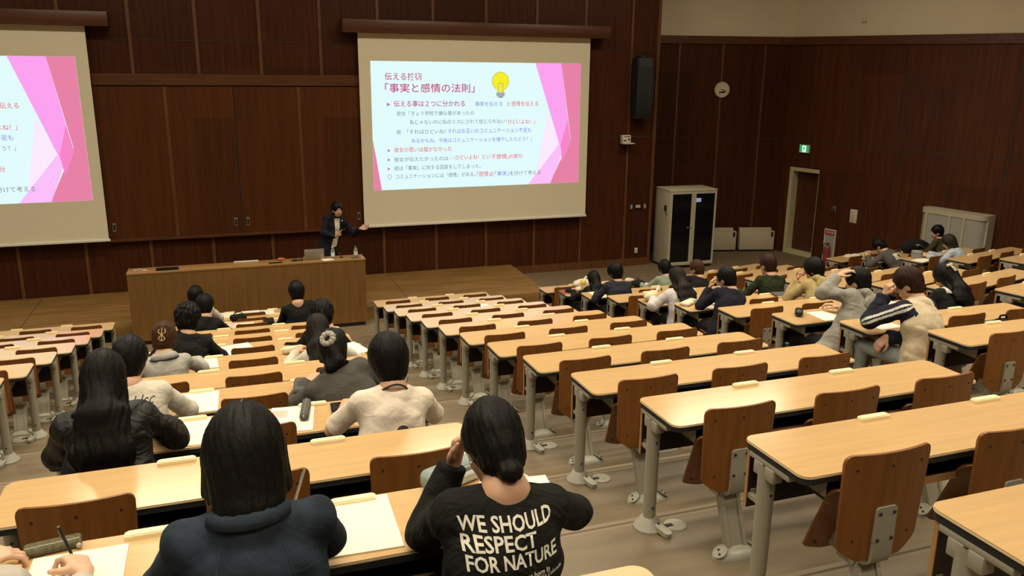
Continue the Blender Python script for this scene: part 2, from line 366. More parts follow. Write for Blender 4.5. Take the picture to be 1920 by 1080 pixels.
# ------------------------------------------------------------ desks and chairs (shared meshes)
DW, DD, DH = 2.04*S, 0.408*S, 0.72*S
def desk_meshes():
    D = {}
    o = rrect(0, -DD, DW, 0, 0.045)
    b = B(); b.mi = 0; b.prism(o, DH-0.006, DH); b.mi = 1; b.prism([(x, y) for x, y in rrect(-0.001, -DD-0.001, DW+0.001, 0.001, 0.046)], DH-0.010, DH-0.0045)
    D['tabletop'] = b.data('tabletop', ['desk_wood', 'desk_light_edge'])
    b = B(); b.prism(rrect(0.002, -DD+0.002, DW-0.002, -0.002, 0.044), DH-0.036, DH-0.0095); D['edge_band'] = b.data('edge_band', 'edge_black')
    b = B(); b.box((0.012, -0.045, DH-0.30), (DW-0.012, -0.031, DH-0.037)); b.mi = 1
    b.box((0.008, -0.046, DH-0.30), (0.012, -0.030, DH-0.037)); b.box((DW-0.012, -0.046, DH-0.30), (DW-0.008, -0.030, DH-0.037))
    D['modesty_panel'] = b.data('modesty_panel', ['modesty_dark', 'ply_edge'], smooth=0)
    b = B(); b.box((0.14, -DD+0.035, DH-0.135), (DW-0.14, -0.10, DH-0.122)); b.mi = 1; b.box((0.14, -DD+0.027, DH-0.142), (DW-0.14, -DD+0.035, DH-0.112)); b.mi = 2
    for x in (0.14, DW/2, DW-0.146): b.box((x, -DD+0.04, DH-0.122), (x+0.006, -0.10, DH-0.036))
    D['book_shelf'] = b.data('book_shelf', ['modesty_dark', 'ply_edge', 'metal_grey'], smooth=0)
    for sd, x, k in (('l', 0.028, 1), ('r', DW-0.028, -1)):
        y = -0.14
        b = B(); b.cone((x, y, 0.05), (x, y, DH-0.06), 0.033, 0.036, 20, False)
        b.box((x-0.026 if k > 0 else x-0.06, -0.30, DH-0.062), (x+0.06 if k > 0 else x+0.026, -0.05, DH-0.036), bev=0.004)
        for yy in (-0.185, -0.115): b.box((min(x-0.03*k, x+0.02*k), yy-0.028, DH-0.115), (max(x-0.03*k, x+0.02*k), yy+0.028, DH-0.058), bev=0.006)
        b.box((min(x, x+0.012*k), -0.05, DH-0.27), (max(x, x+0.012*k)+0.012, -0.03, DH-0.22)); b.box((x-0.012, -0.14, DH-0.255), (x+0.012, -0.04, DH-0.235))
        b.mi = 1
        for z in (0.13, 0.50): b.cone((x, y-0.030, z), (x, y-0.0385, z), 0.006, 0.006, 8)
        D['leg_'+sd] = b.data('leg', ['metal_grey', 'dark_screw'])
        b = B(); b.lathe([(0.082, 0.0), (0.082, 0.012), (0.074, 0.022), (0.046, 0.062), (0.040, 0.068)], (x, y, 0), 12)
        M = Matrix.Translation((x+0.03*k, y-0.075, 0.014))@Matrix.Rotation(math.radians(18*k), 4, 'Z')@Matrix.Rotation(math.radians(10), 4, 'X')
        b.prism(rrect(-0.024, -0.065, 0.024, 0.065, 0.022), 0.0, 0.026, M)
        b.mi = 1; b.cone((x+0.028*k, y-0.05, 0.044), (x+0.03*k, y-0.058, 0.05), 0.006, 0.005, 8)
        D['foot_'+sd] = b.data('foot', ['metal_pale', 'dark_screw'])
        b = B(); b.lathe([(0.062, 0.0), (0.060, 0.006), (0.052, 0.009), (0.04, 0.009)], (x+0.145*k, y-0.03, 0), 20)
        b.mi = 1; b.box((min(x+0.08*k, x+0.125*k), y-0.042, 0.006), (max(x+0.08*k, x+0.125*k), y-0.020, 0.013))
        D['plate_'+sd] = b.data('floor_plate', ['metal_pale', 'black_plastic'])
    for i, xc in ((0, 0.65), (1, 1.295)):
        b = B(); b.prism(rrect(xc-0.078, -0.046, xc+0.078, -0.008, 0.012, 3), DH, DH+0.014, bev=0); b.prism(rrect(xc-0.072, -0.042, xc+0.072, -0.012, 0.010, 3), DH+0.014, DH+0.018)
        D['sock%d' % i] = b.data('power_outlet', 'outlet_cream')
    return D
DM = desk_meshes()
def plywood(wb, wt, h, sag, th=0.012, r=0.035, cut=0.07, nx=12, nz=14):
    """curved plywood board: width wb (bottom) to wt (top), sagging to -y in the middle, rounded top corners, cut-off bottom corners"""
    def half(z):
        t = z/h; w_ = (wb+(wt-wb)*t)/2
        if z > h-r: w_ -= r-math.sqrt(max(0, r*r-(z-h+r)**2))
        if z < cut: w_ -= 0.085*(1-z/cut)**1.5
        return w_
    zs = [0, cut*.2, cut*.4, cut*.7, cut]+[cut+(h-cut-r)*i/6 for i in range(1, 7)]+[h-r+r*math.sin(math.radians(a)) for a in (30, 55, 75, 90)]
    vs = []; fs = []
    for z in zs:
        hw = half(z)
        for i in range(nx+1):
            x = -hw+2*hw*i/nx; y = -sag*(1-(2*x/wt)**2)
            vs.append((x, y, z))
    m = len(vs); vs += [(x, y-th, z) for x, y, z in vs]; n1 = nx+1; nzz = len(zs)
    for j in range(nzz-1):
        for i in range(nx):
            a = j*n1+i; fs.append((a, a+1, a+n1+1, a+n1)); fs.append((m+a+n1, m+a+n1+1, m+a+1, m+a))
    for j in range(nzz-1):
        for i in (0, nx): a = j*n1+i; fs.append((a, a+n1, m+a+n1, m+a))
    for i in range(nx):
        for j in (0, nzz-1): a = j*n1+i; fs.append((a+1, a, m+a, m+a+1))
    return vs, fs
def chair_meshes():
    Cm = {}
    for kind in ('folded', 'open'):
        op = kind == 'open'
        by, bz, tilt = (-0.425, 0.335, 2) if not op else (-0.80, 0.33, 12)    # lower edge of the back, metres from the desk's back edge
        b = B(); vs, fs = plywood(0.375, 0.405, 0.45, 0.028)
        M = Matrix.Translation((0, by, bz))@Matrix.Rotation(math.radians(tilt), 4, 'X')
        b.mesh(vs, fs, M); b.mi = 1
        for x, z in ((-0.15, 0.39), (0.0, 0.395), (0.15, 0.39), (-0.13, 0.09), (0.13, 0.09)):
            y = -0.028*(1-(2*x/0.405)**2)-0.012
            p0 = M@Vector((x, y+0.002, z)); p1 = M@Vector((x, y-0.0015, z)); b.cone(p0, p1, 0.006, 0.006, 8)
        Cm['backrest', kind] = b.data('backrest', ['ply', 'dark_screw'], 50)
        b = B(); vs, fs = plywood(0.34, 0.385, 0.37, 0.012, cut=0.03)
        M = (Matrix.Translation((0, -0.225, 0.275))@Matrix.Rotation(math.radians(24), 4, 'X')) if not op else (Matrix.Translation((0, -0.76, 0.425))@Matrix.Rotation(math.radians(-86), 4, 'X'))
        b.mesh(vs, fs, M); b.mi = 1
        if not op:
            for x, z in ((-0.13, 0.05), (0.13, 0.05)): b.cone(M@Vector((x, -0.014, z)), M@Vector((x, -0.026, z)), 0.006, 0.006, 8)
        Cm['seat', kind] = b.data('seat', ['ply', 'dark_screw'], 50)
        # bracket: plate on the back of the board, bending forward under it to the hinge
        b = B()
        if not op:
            b.prism(rrect(-0.048, 0.40, 0.048, 0.56, 0.014, 4), 0, 0.014, Matrix.Translation((0, -0.466, 0))@Matrix.Rotation(math.radians(90), 4, 'X'))
            pr = [(-0.480, 0.42), (-0.480, 0.35), (-0.468, 0.318), (-0.44, 0.296), (-0.38, 0.29), (-0.38, 0.318), (-0.43, 0.322), (-0.452, 0.340), (-0.464, 0.36), (-0.464, 0.42)]
        else:
            b.prism(rrect(-0.048, 0.36, 0.048, 0.48, 0.014, 4), 0, 0.014, Matrix.Translation((0, -0.862, 0))@Matrix.Rotation(math.radians(90), 4, 'X'))
            pr = [(-0.876, 0.40), (-0.876, 0.34), (-0.86, 0.315), (-0.84, 0.296), (-0.40, 0.29), (-0.40, 0.318), (-0.83, 0.322), (-0.85, 0.340), (-0.862, 0.36), (-0.862, 0.40)]
        n = len(pr); vs = [(-0.046, y, z) for y, z in pr]+[(0.046, y, z) for y, z in pr]
        b.mesh(vs, [tuple(range(n)), tuple(range(2*n-1, n-1, -1))]+[(i, n+i, n+(i+1) % n, (i+1) % n) for i in range(n)])
        for x in (-0.052, 0.04): b.box((x, -0.42, 0.262), (x+0.012, -0.30 if not op else -0.36, 0.345), bev=0.005)
        b.cone((-0.062, -0.395, 0.29), (0.062, -0.395, 0.29), 0.014, 0.014, 12)
        if not op:
            for x in (-0.055, 0.043): b.mesh([(x, -0.33, 0.28), (x, -0.20, 0.30), (x, -0.24, 0.40), (x, -0.36, 0.345), (x+0.012, -0.33, 0.28), (x+0.012, -0.20, 0.30), (x+0.012, -0.24, 0.40), (x+0.012, -0.36, 0.345)], [(0, 1, 2, 3), (7, 6, 5, 4), (0, 4, 5, 1), (1, 5, 6, 2), (2, 6, 7, 3), (3, 7, 4, 0)])
        b.mi = 1
        yb = -0.482 if not op else -0.878
        for x in (-0.033, 0.033):
            for z in ((0.425, 0.535) if not op else (0.38, 0.46)): b.cone((x, yb+0.004, z), (x, yb-0.003, z), 0.008, 0.007, 10)
        Cm['bracket', kind] = b.data('bracket', ['metal_grey', 'dark_screw'])
    b = B()
    # pedestal: tapered casting with two side ribs, leaning a little forward
    def col(x0, x1, d, y0, z0, y1, z1, k=1.0):
        vs = [(x0, y0-d, z0), (x1, y0-d, z0), (x1, y0+d, z0), (x0, y0+d, z0), (x0*k, y1-d, z1), (x1*k, y1-d, z1), (x1*k, y1+d, z1), (x0*k, y1+d, z1)]
        b.mesh(vs, [(3, 2, 1, 0), (4, 5, 6, 7), (0, 1, 5, 4), (1, 2, 6, 5), (2, 3, 7, 6), (3, 0, 4, 7)])
    col(-0.050, 0.050, 0.016, -0.50, 0.03, -0.395, 0.285); col(-0.056, -0.036, 0.024, -0.50, 0.03, -0.395, 0.285); col(0.036, 0.056, 0.024, -0.50, 0.03, -0.395, 0.285)
    Cm['pedestal'] = b.data('pedestal', 'metal_grey', 20)
    b = B()
    t = bmesh.new(); bmesh.ops.create_uvsphere(t, u_segments=24, v_segments=12, radius=1)
    for v in t.verts: v.co = Vector((v.co.x*0.135, v.co.y*0.072-0.505, max(0.0, v.co.z*0.050)))
    b.take(t)
    b.mi = 0
    for k in (-1, 1):
        M = Matrix.Translation((0.098*k, -0.512, 0.034))@Matrix.Rotation(math.radians(36*k), 4, 'Y')
        b.lathe([(0.040, 0), (0.040, 0.005), (0.034, 0.006), (0.034, 0.004)], n=18, M=M)
    b.mi = 1
    for k in (-1, 1):
        for dx, dy in ((0.0, 0.016), (0.012, -0.012)): b.ball((0.100*k+dx*k, -0.515+dy, 0.040-dx*0.6), 0.006, 8)
    Cm['base'] = b.data('base', ['metal_pale', 'dark_screw'])
    return Cm
CM = chair_meshes()
ORD = ['', 'first', 'second', 'third', 'fourth', 'fifth', 'sixth', 'seventh', 'eighth', 'ninth', 'tenth', 'eleventh', 'twelfth', 'thirteenth', 'fourteenth']
BN = {'A': 'far left block', 'B': 'block behind the lectern aisle', 'C': 'centre right block', 'D': 'right block', 'E': 'inner angled block', 'F': 'outer angled block'}
BN['B'] = 'centre left block'
SN = ['', 'left', 'middle', 'right']
def make_desk(b, r):
    o, a = desk_origin(b, r)
    t = thing('lecture_desk', 'long pale wood lecture desk, %s row from the front, %s' % (ORD[r], BN[b]), 'desk', o, a, 'fixed lecture desks')
    tp = link('tabletop', DM['tabletop'], t); link('edge_band', DM['edge_band'], tp)
    link('modesty_panel', DM['modesty_panel'], t); link('book_shelf', DM['book_shelf'], t)
    for s_ in 'lr':
        l = link('leg', DM['leg_'+s_], t); link('foot', DM['foot_'+s_], l); link('floor_plate', DM['plate_'+s_], l)
    for i in (0, 1): link('power_outlet', DM['sock%d' % i], t)
OCC = {('B', 12, 1): 'person with only hands in view', ('B', 12, 2): 'woman in the denim jacket', ('B', 12, 3): 'woman in the black slogan shirt'}
def make_chair(b, r, s, kind):
    p = at(b, r, (0.34+0.68*(s-1))*S, 0); o, a = desk_origin(b, r)
    lab = '%s plywood chair, %s seat, %s row from the front, %s' % ('folded empty' if kind == 'folded' else 'occupied', SN[s], ORD[r], BN[b])
    t = thing('lecture_chair', lab, 'chair', p, a, 'plywood chairs fixed behind the desks')
    link('backrest', CM['backrest', kind], t); link('seat', CM['seat', kind], t); link('bracket', CM['bracket', kind], t); link('pedestal', CM['pedestal'], t); link('base', CM['base'], t)
ROWS = {'A': range(1, 8), 'B': range(1, 14), 'C': range(1, 14), 'D': range(1, 11), 'E': range(1, 9), 'F': range(2, 7)}
SAT = {('B', 12, 1), ('B', 12, 2), ('B', 12, 3), ('B', 10, 1), ('B', 9, 1), ('B', 7, 1), ('B', 6, 1), ('B', 3, 1), ('B', 2, 1), ('B', 3, 3), ('B', 6, 3), ('B', 7, 3), ('B', 9, 3), ('B', 10, 3),
       ('D', 2, 1), ('D', 3, 1), ('D', 2, 3), ('D', 5, 1), ('D', 3, 3), ('D', 6, 1), ('D', 5, 3), ('D', 6, 3), ('D', 8, 1), ('D', 9, 1), ('D', 8, 3), ('F', 3, 1), ('F', 3, 3), ('F', 4, 2)}
NOCHAIR = {('B', 13, 1), ('B', 13, 2), ('B', 13, 3), ('C', 13, 1), ('C', 13, 2), ('C', 13, 3), ('C', 12, 3)}
for b_ in ROWS:
    for r_ in ROWS[b_]:
        make_desk(b_, r_)
        for s_ in (1, 2, 3):
            if (b_, r_, s_) not in NOCHAIR: make_chair(b_, r_, s_, 'open' if (b_, r_, s_) in SAT else 'folded')

# ------------------------------------------------------------ writing
def text_mesh(s, size=1.0, bold=0.0, align='LEFT', res=2):
    cu = bpy.data.curves.new('txt', 'FONT'); cu.body = s; cu.size = size; cu.align_x = align; cu.align_y = 'CENTER'; cu.resolution_u = res; cu.offset = bold
    o = bpy.data.objects.new('txt', cu); COL.objects.link(o)
    dg = bpy.context.evaluated_depsgraph_get(); dg.update()
    me = bpy.data.meshes.new_from_object(o.evaluated_get(dg)); bpy.data.objects.remove(o); bpy.data.curves.remove(cu)
    return me
def text_fit(s, width, height, bold=0.0, res=2):
    """mesh of one line, left edge at x=0, centred on y=0, scaled to the width (in X) and height"""
    me = text_mesh(s, 1.0, bold, 'LEFT', res)
    if not len(me.vertices): return me
    xs = [v.co.x for v in me.vertices]; ys = [v.co.y for v in me.vertices]
    x0, x1, y0, y1 = min(xs), max(xs), min(ys), max(ys); kx = width/(x1-x0); ky = height/(y1-y0) if height else kx
    for v in me.vertices: v.co = Vector(((v.co.x-x0)*kx, (v.co.y-(y0+y1)/2)*ky, 0))
    return me
WALLROT = Matrix(((1, 0, 0, 0), (0, 0, -1, 0), (0, 1, 0, 0), (0, 0, 0, 1)))      # x right, y up -> facing the audience (-Y)

# ------------------------------------------------------------ projection screens
SLIDE = [('伝える技術',3.455,4.256,-0.070,0.158,'m'),('「事実と感情の法則」',3.457,5.424,-0.305,0.195,'m'),('伝える事は２つに分かれる',3.633,5.205,-0.632,0.135,'m'),('事実を伝える',5.438,6.068,-0.641,0.102,'b'),
('と',6.180,6.262,-0.643,0.085,'r'),('感情を伝える',6.282,6.921,-0.639,0.114,'r'),('彼女「きょう学校で嫌な事があったの',3.688,5.413,-0.834,0.099,'g'),('私じゃないのに私のミスにされて信じられない！',3.971,6.173,-1.019,0.101,'g'),
('ひどいよね！」',6.203,6.849,-1.034,0.105,'r'),('彼',3.677,3.776,-1.225,0.101,'g'),('「それはひどいね！',3.909,4.767,-1.220,0.102,'g'),('それはお互いのコミュニケーション不足も',4.817,6.757,-1.222,0.103,'b'),
('あるかもね。今後はコミュニケーションを増やしたらどう？」',4.000,6.776,-1.415,0.102,'b'),('彼女の思いは届かなかった',3.616,4.896,-1.601,0.111,'r'),('彼女が伝えたかったのは･･･',3.610,4.968,-1.808,0.102,'g'),
('ひどいよね！という',4.979,5.879,-1.793,0.104,'r'),('「感情」',5.879,6.230,-1.798,0.116,'r'),('の部分',6.241,6.555,-1.797,0.107,'r'),('彼は「事実」に対する回答をしてしまった。',3.605,5.562,-1.996,0.103,'g'),
('コミュニケーションには「感情」がある。',3.638,5.439,-2.175,0.103,'g'),('「感情」',5.470,5.792,-2.176,0.117,'r'),('と',5.797,5.880,-2.182,0.098,'m'),('「事実」',5.901,6.233,-2.179,0.108,'b'),('を分けて考える',6.254,7.007,-2.181,0.108,'g')]
TCOL = {'m': 'slide_m', 'p': 'slide_p', 'r': 'slide_r', 'b': 'slide_b', 'g': 'slide_g'}
SY = 17.5; SK = SY/17.7*S
def make_screen(dx, side):
    x0 = 2.92
    o = FW(x0+dx, 0.0, SY)                                     # local: x right, z up from camera height, -y to the audience
    o.z = ZF*S
    t = thing('projection_screen', 'pull-down projection screen %s, showing a pink and white slide' % side, 'projection screen', o, 0, 'pull-down projection screens')
    P = lambda x, z, d=0.0: ((x-x0)*SK, -d, z*SK)
    b = B(); b.box(P(2.60, 0.79, 0.16), (P(8.58, 1.05)[0], 0.19, P(0, 1.05)[2]), bev=0.006); b.build('housing', 'housing_wood', t)
    b = B(); b.box((0.0, 0.0, P(0, -3.22)[2]), (P(8.165, 0)[0], 0.004, P(0, 0.80)[2])); b.build('fabric', 'screen_fabric', t, smooth=0)
    b = B(); b.box((-0.012, -0.02, P(0, -3.265)[2]), (P(8.19, 0)[0], 0.02, P(0, -3.215)[2]), bev=0.008); b.build('bottom_bar', 'screen_bar', t)
    quad = [P(3.165, 0.24, .002), P(7.945, 0.24, .002), P(7.965, -2.445, .002), P(3.157, -2.46, .002)]
    b = B(); b.mesh(quad, [(3, 2, 1, 0)]); sl = b.build('projected_slide', 'slide_white', t, smooth=0)
    def poly(name, m, pts, d):
        b = B(); b.mesh([P(x, z, d) for x, z in pts], [tuple(range(len(pts)-1, -1, -1))]); return b.build(name, m, sl, smooth=0)
    poly('slide_shape', 'slide_rose', [(7.465, .239), (7.944, .239), (7.964, -2.444), (7.239, -2.446), (7.535, -1.834), (7.742, -1.441)], .003)
    poly('slide_shape', 'slide_pink', [(6.837, .239), (7.465, .239), (7.659, -.997), (7.504, -1.684)], .004)
    poly('slide_shape', 'slide_lavender', [(7.446, -1.559), (7.548, -1.735), (7.25, -2.446), (6.701, -2.449)], .004)
    poly('slide_shape', 'slide_pale', [(7.160, -.86), (7.504, -1.60), (6.87, -2.30)], .0035)
    poly('slide_shape', 'slide_hot', [(7.659, -.997), (7.743, -1.49), (7.538, -1.959), (7.49, -1.56)], .005)
    poly('slide_shape', 'slide_rose', [(3.163, -1.363), (3.325, -2.457), (3.157, -2.459)], .003)
    for s, a, e, z, h, c in SLIDE:
        me = text_fit(s, (e-a)*SK, h*0.98*SK, 0.004 if h < .13 else 0.010, 3); me.materials.append(MATS[TCOL[c]])
        ob = link('slide_text', me, sl); p = P(a, z, .006); ob.matrix_local = Matrix.Translation(p)@WALLROT
    for x, z, h in ((3.484, -.647, .08), (3.474, -1.613, .065), (3.468, -1.811, .065), (3.462, -2.006, .065)):
        poly('slide_bullet', 'slide_p', [(x, z+h/2), (x+h, z), (x, z-h/2)], .006)
    # light bulb drawing
    cx, cz, R = 6.023, -.155, .198
    circ = [(cx+R*math.cos(2*math.pi*i/32), cz+R*math.sin(2*math.pi*i/32)) for i in range(32)]
    poly('bulb_drawing', 'slide_dark', list(reversed(circ)), .005)
    k = .965; poly('bulb_drawing', 'slide_yellow', [(cx+(x-cx)*k, cz+(z-cz)*k) for x, z in reversed(circ)], .006)
    poly('bulb_drawing', 'slide_yellow', [(cx-.09, cz-.15), (cx+.09, cz-.15), (cx+.085, cz-.235), (cx-.085, cz-.235)], .0065)
    poly('bulb_drawing', 'slide_grey', [(cx-.10, cz-.235), (cx+.10, cz-.235), (cx+.09, cz-.33), (cx-.09, cz-.33)], .0065)
    poly('bulb_drawing', 'slide_dark', [(cx-.055, cz-.33), (cx+.055, cz-.33), (cx+.05, cz-.352), (cx-.05, cz-.352)], .0065)
    for dz in (.265, .295): poly('bulb_drawing', 'slide_dark', [(cx-.10, cz-dz), (cx+.10, cz-dz), (cx+.10, cz-dz-.008), (cx-.10, cz-dz-.008)], .007)
    bb = B(); pts = [(-.055, -.235), (-.055, -.10), (-.045, -.045), (-.02, -.03), (0, -.06), (.02, -.03), (.045, -.045), (.055, -.10), (.055, -.235)]
    bb.tube([P(cx+x, cz+z, .008) for x, z in pts], 0.0045, 5); bb.build('bulb_drawing', 'slide_dark', sl)
    bb = B(); c2 = [(3.50+.04*math.cos(a*.5236), -2.165+.04*math.sin(a*.5236)) for a in range(-1, 9)]
    bb.tube([P(3.487, -2.235, .007)]+[P(x, z, .007) for x, z in reversed(c2)]+[P(3.515, -2.235, .007)], 0.004, 5); bb.build('bulb_drawing', 'slide_dark', sl)
make_screen(0.0, 'right of the sliding panels'); make_screen(-10.28, 'at the far left, cut off')

# ------------------------------------------------------------ lectern with what lies on it
t = thing('lectern', 'long brown wooden lectern counter in front of the stage', 'lectern', V(0.43, 14.9, -ZF))
W2, FY, BY, LH = 1.99*S, -0.18*S, 0.22*S, 1.268*S
b = B(); b.mi = 0; b.box((-W2, FY, 0.07), (W2, FY+0.02, LH-0.03))
b.mi = 1
for x in (-0.98*S, 1.0*S): b.box((x-0.002, FY-0.0012, 0.07), (x+0.002, FY, LH-0.03))
b.build('front_panel', ['lectern_wood', 'groove_dark'], t, smooth=0)
for k in (-1, 1):
    b = B(); b.box((k*W2-0.02 if k > 0 else -W2, FY+0.02, 0.07), (W2 if k > 0 else -W2+0.02, BY, LH-0.03)); b.build('side_panel', 'lectern_wood', t, smooth=0)
b = B(); b.box((-W2-0.004, FY-0.006, LH-0.03), (W2+0.004, BY, LH), bev=0.004); b.mi = 1; b.box((-0.99*S-0.002, FY, LH), (-0.99*S+0.002, BY, LH+0.0008))
b.build('counter_top', ['lectern_top', 'groove_dark'], t)
b = B(); b.box((-W2+0.03, FY+0.03, 0.0), (W2-0.03, BY, 0.07)); b.build('plinth', 'edge_black', t, smooth=0)
def lt(x, y): return V(x, y, -ZF)+Vector((0, 0, LH))       # point on the counter (units)
t = thing('laptop', 'silver grey laptop open on the lectern, lid towards the audience', 'laptop', lt(1.53, 14.90))
b = B(); b.box((-0.165, -0.01, 0.0), (0.165, 0.20, 0.018), bev=0.004); b.build('keyboard_base', 'metal_grey', t)
M = Matrix.Translation((0, -0.01, 0.014))@Matrix.Rotation(math.radians(12), 4, 'X')
b = B(); b.box((-0.165, -0.008, 0.0), (0.165, 0.0, 0.185), M, bev=0.003); b.mi = 1; b.box((-0.15, -0.0095, 0.165), (-0.11, -0.0075, 0.175), M); b.build('lid', ['metal_grey', 'white_plastic'], t)
mat('bottle_clear', (0.9, 0.95, 0.97), 0.08, trans=0.85, spec=0.5); mat('bottle_label', (0.75, 0.78, 0.82), 0.5); mat('paper', (0.86, 0.82, 0.70), 0.7); mat('paper_print', (0.45, 0.45, 0.47), 0.7); mat('orange_cloth', (0.55, 0.14, 0.04), 0.7); mat('cap_blue', (0.1, 0.14, 0.35), 0.4)
for x, y, cap, lab in ((1.86, 14.86, 'white_plastic', 'clear water bottle with pale cap on the lectern beside the white papers'), (2.27, 14.84, 'cap_blue', 'clear water bottle with dark blue cap at the right end of the lectern')):
    t = thing('water_bottle', lab, 'bottle', lt(x, y))
    b = B(); b.lathe([(0.0, 0.0), (0.030, 0.0), (0.033, 0.01), (0.033, 0.125), (0.030, 0.15), (0.014, 0.185), (0.0125, 0.20), (0, 0.20)], n=18); b.build('body', 'bottle_clear', t)
    b = B(); b.lathe([(0.0335, 0.05), (0.0335, 0.115)], n=18); b.build('label_band', 'bottle_label', t)
    b = B(); b.lathe([(0.0145, 0.195), (0.0145, 0.214), (0, 0.214)], n=16); b.build('cap', cap, t)
def paper_stack(name, lab, p, w, d, rz, th=0.004, m='paper', cat='paper', group=None, lines=0, tint='paper_print'):
    b = B(); b.box((-w/2, -d/2, 0), (w/2, d/2, th))
    if lines:
        b.mi = 1
        for i in range(lines):
            y = d/2-0.03-i*(d-0.05)/max(1, lines); b.box((-w/2+0.02, y-0.0025, th), (w/2-0.02-0.04*(i % 3), y+0.0025, th+0.0004))
    o = b.build(name, [m, tint], None, p, smooth=0); o.rotation_euler = (0, 0, rz); return tag(o, lab, cat, group)
paper_stack('paper_sheets', 'white papers lying on the lectern under the clear water bottle', lt(1.76, 14.82), 0.19, 0.16, 0.25, 0.006)
b = B(); b.box((-0.17, -0.05, 0), (0.17, 0.05, 0.035), bev=0.008); b.box((-0.15, -0.06, 0.035), (0.15, -0.03, 0.05), bev=0.004)
tag(b.build('black_case', 'black_plastic', None, lt(-0.93, 14.84)), 'flat black case on the left part of the lectern top', 'case')
b = B(); b.box((-0.20, -0.02, 0), (0.20, 0.02, 0.022), bev=0.004); tag(b.build('chalk_box', 'white_plastic', None, lt(0.36, 15.06)), 'long pale chalk tray on the back edge of the lectern', 'tray')
b = B(); b.box((-0.10, -0.015, 0), (0.12, 0.015, 0.02), bev=0.005); o = b.build('remote_control', 'black_plastic', None, lt(0.84, 14.80)); tag(o, 'slim black remote control near the middle of the lectern', 'remote control')
b = B(); b.ball((0, 0, 0.025), (0.055, 0.03, 0.028), 12); b.ball((0.05, 0.005, 0.02), (0.03, 0.025, 0.02), 10); tag(b.build('orange_cloth', 'orange_cloth', None, lt(0.95, 15.0)), 'crumpled orange cloth on the lectern behind the remote control', 'cloth')
b = B(); b.tube([(-.09, 0, .012), (-.04, .03, .02), (.02, -.02, .016), (.06, .03, .02), (.10, 0, .012)], .009, 6); b.ball((-.03, 0, .022), (.035, .028, .022), 10); b.ball((.08, .01, .018), (.028, .02, .018), 10)
tag(b.build('cable_bundle', 'black_plastic', None, lt(1.22, 14.86)), 'tangle of dark cables on the lectern left of the laptop', 'cable')
b = B(); b.cone((0, 0, 0), (0, 0, 0.012), 0.035, 0.03, 14); b.tube([(0, 0, .01), (0, .0, .04), (-.03, 0, .075)], .006, 6); b.ball((-.036, 0, .082), .014, 8)
tag(b.build('microphone', 'black_plastic', None, lt(2.02, 14.92)), 'small black desk microphone between the two water bottles', 'microphone')
b = B(); b.tube([(-.08, .02, .006), (-.02, -.02, .008), (.04, .02, .006), (.09, -.01, .007)], .006, 6); tag(b.build('power_cable', 'black_plastic', None, lt(2.26, 14.80)), 'short black cable at the foot of the right hand bottle', 'cable')
b = B()
for i, (x, y) in enumerate(((-0.06, .02), (0, .05), (.07, .0), (.10, -.04))): b.cone((x-.03, y, .005), (x+.03, y+.02*(i % 2), .005), .005, .005, 6)
tag(b.build('chalk_pieces', 'white_plastic', None, lt(-1.38, 14.92)), 'scattered white chalk pieces at the left end of the lectern', 'chalk', kind='stuff')

# ------------------------------------------------------------ things on the front wall
t = thing('wall_loudspeaker', 'tall curved black loudspeaker hung at the right end of the front wall', 'loudspeaker', V(9.42, 17.45, -0.98))
h = 1.36*S
prof = [(0.0, 0.06), (0.10, 0.125), (0.35, 0.165), (0.65, 0.165), (0.9, 0.12), (1.0, 0.07)]
b = B(); vs = []; fs = []
for k, (tz, d) in enumerate(prof):
    wv = 0.185+0.02*math.sin(math.pi*tz); z = tz*h; lean = 0.08*tz
    vs += [(-wv, 0.20, z), (wv, 0.20, z), (wv, 0.05-d, z), (0.16, 0.02-d-0.02, z), (-0.16, 0.02-d-0.02, z), (-wv, 0.05-d, z)]
for k in range(len(prof)-1):
    for i in range(6): j = (i+1) % 6; fs.append((k*6+i, k*6+j, k*6+6+j, k*6+6+i))
fs += [tuple(range(5, -1, -1)), tuple(range((len(prof)-1)*6, len(prof)*6))]
b.mesh(vs, fs); b.build('cabinet', 'speaker_black', t, smooth=25)
b = B(); vs = []; fs = []
pr = [(0.07, .105), (0.10, .125), (0.35, .165), (0.65, .165), (0.86, .128)]
for tz, d in pr: vs += [(-0.15, -0.004-d, tz*h), (0.15, -0.004-d, tz*h)]
for k in range(len(pr)-1): fs.append((2*k, 2*k+1, 2*k+3, 2*k+2))
b.mesh(vs, fs); b.build('grille', 'grille_black', t, smooth=60)
b = B(); b.box((-0.08, 0.0, h), (0.08, 0.24, h+0.05), bev=0.01); b.box((-0.03, 0.15, 0.3), (0.03, 0.25, 0.8)); b.build('mounting_bracket', 'speaker_black', t)
t = thing('wall_camera', 'small white box device on a shelf bracket below the black loudspeaker', 'wall device', FW(9.13, -1.57, 17.62))
b = B(); b.box((-0.10, -0.11, 0.02), (0.10, 0.02, 0.19), bev=0.008); b.box((-0.10, -0.15, 0.0), (0.18, 0.02, 0.018)); b.build('housing', 'white_plastic', t)
b = B(); b.cone((0.05, -0.108, 0.10), (0.05, -0.122, 0.10), 0.022, 0.020, 14); b.box((-0.08, -0.116, 0.06), (-0.02, -0.108, 0.085)); b.box((-0.07, -0.113, 0.155), (0.08, -0.108, 0.17)); b.build('lens', 'black_plastic', t)
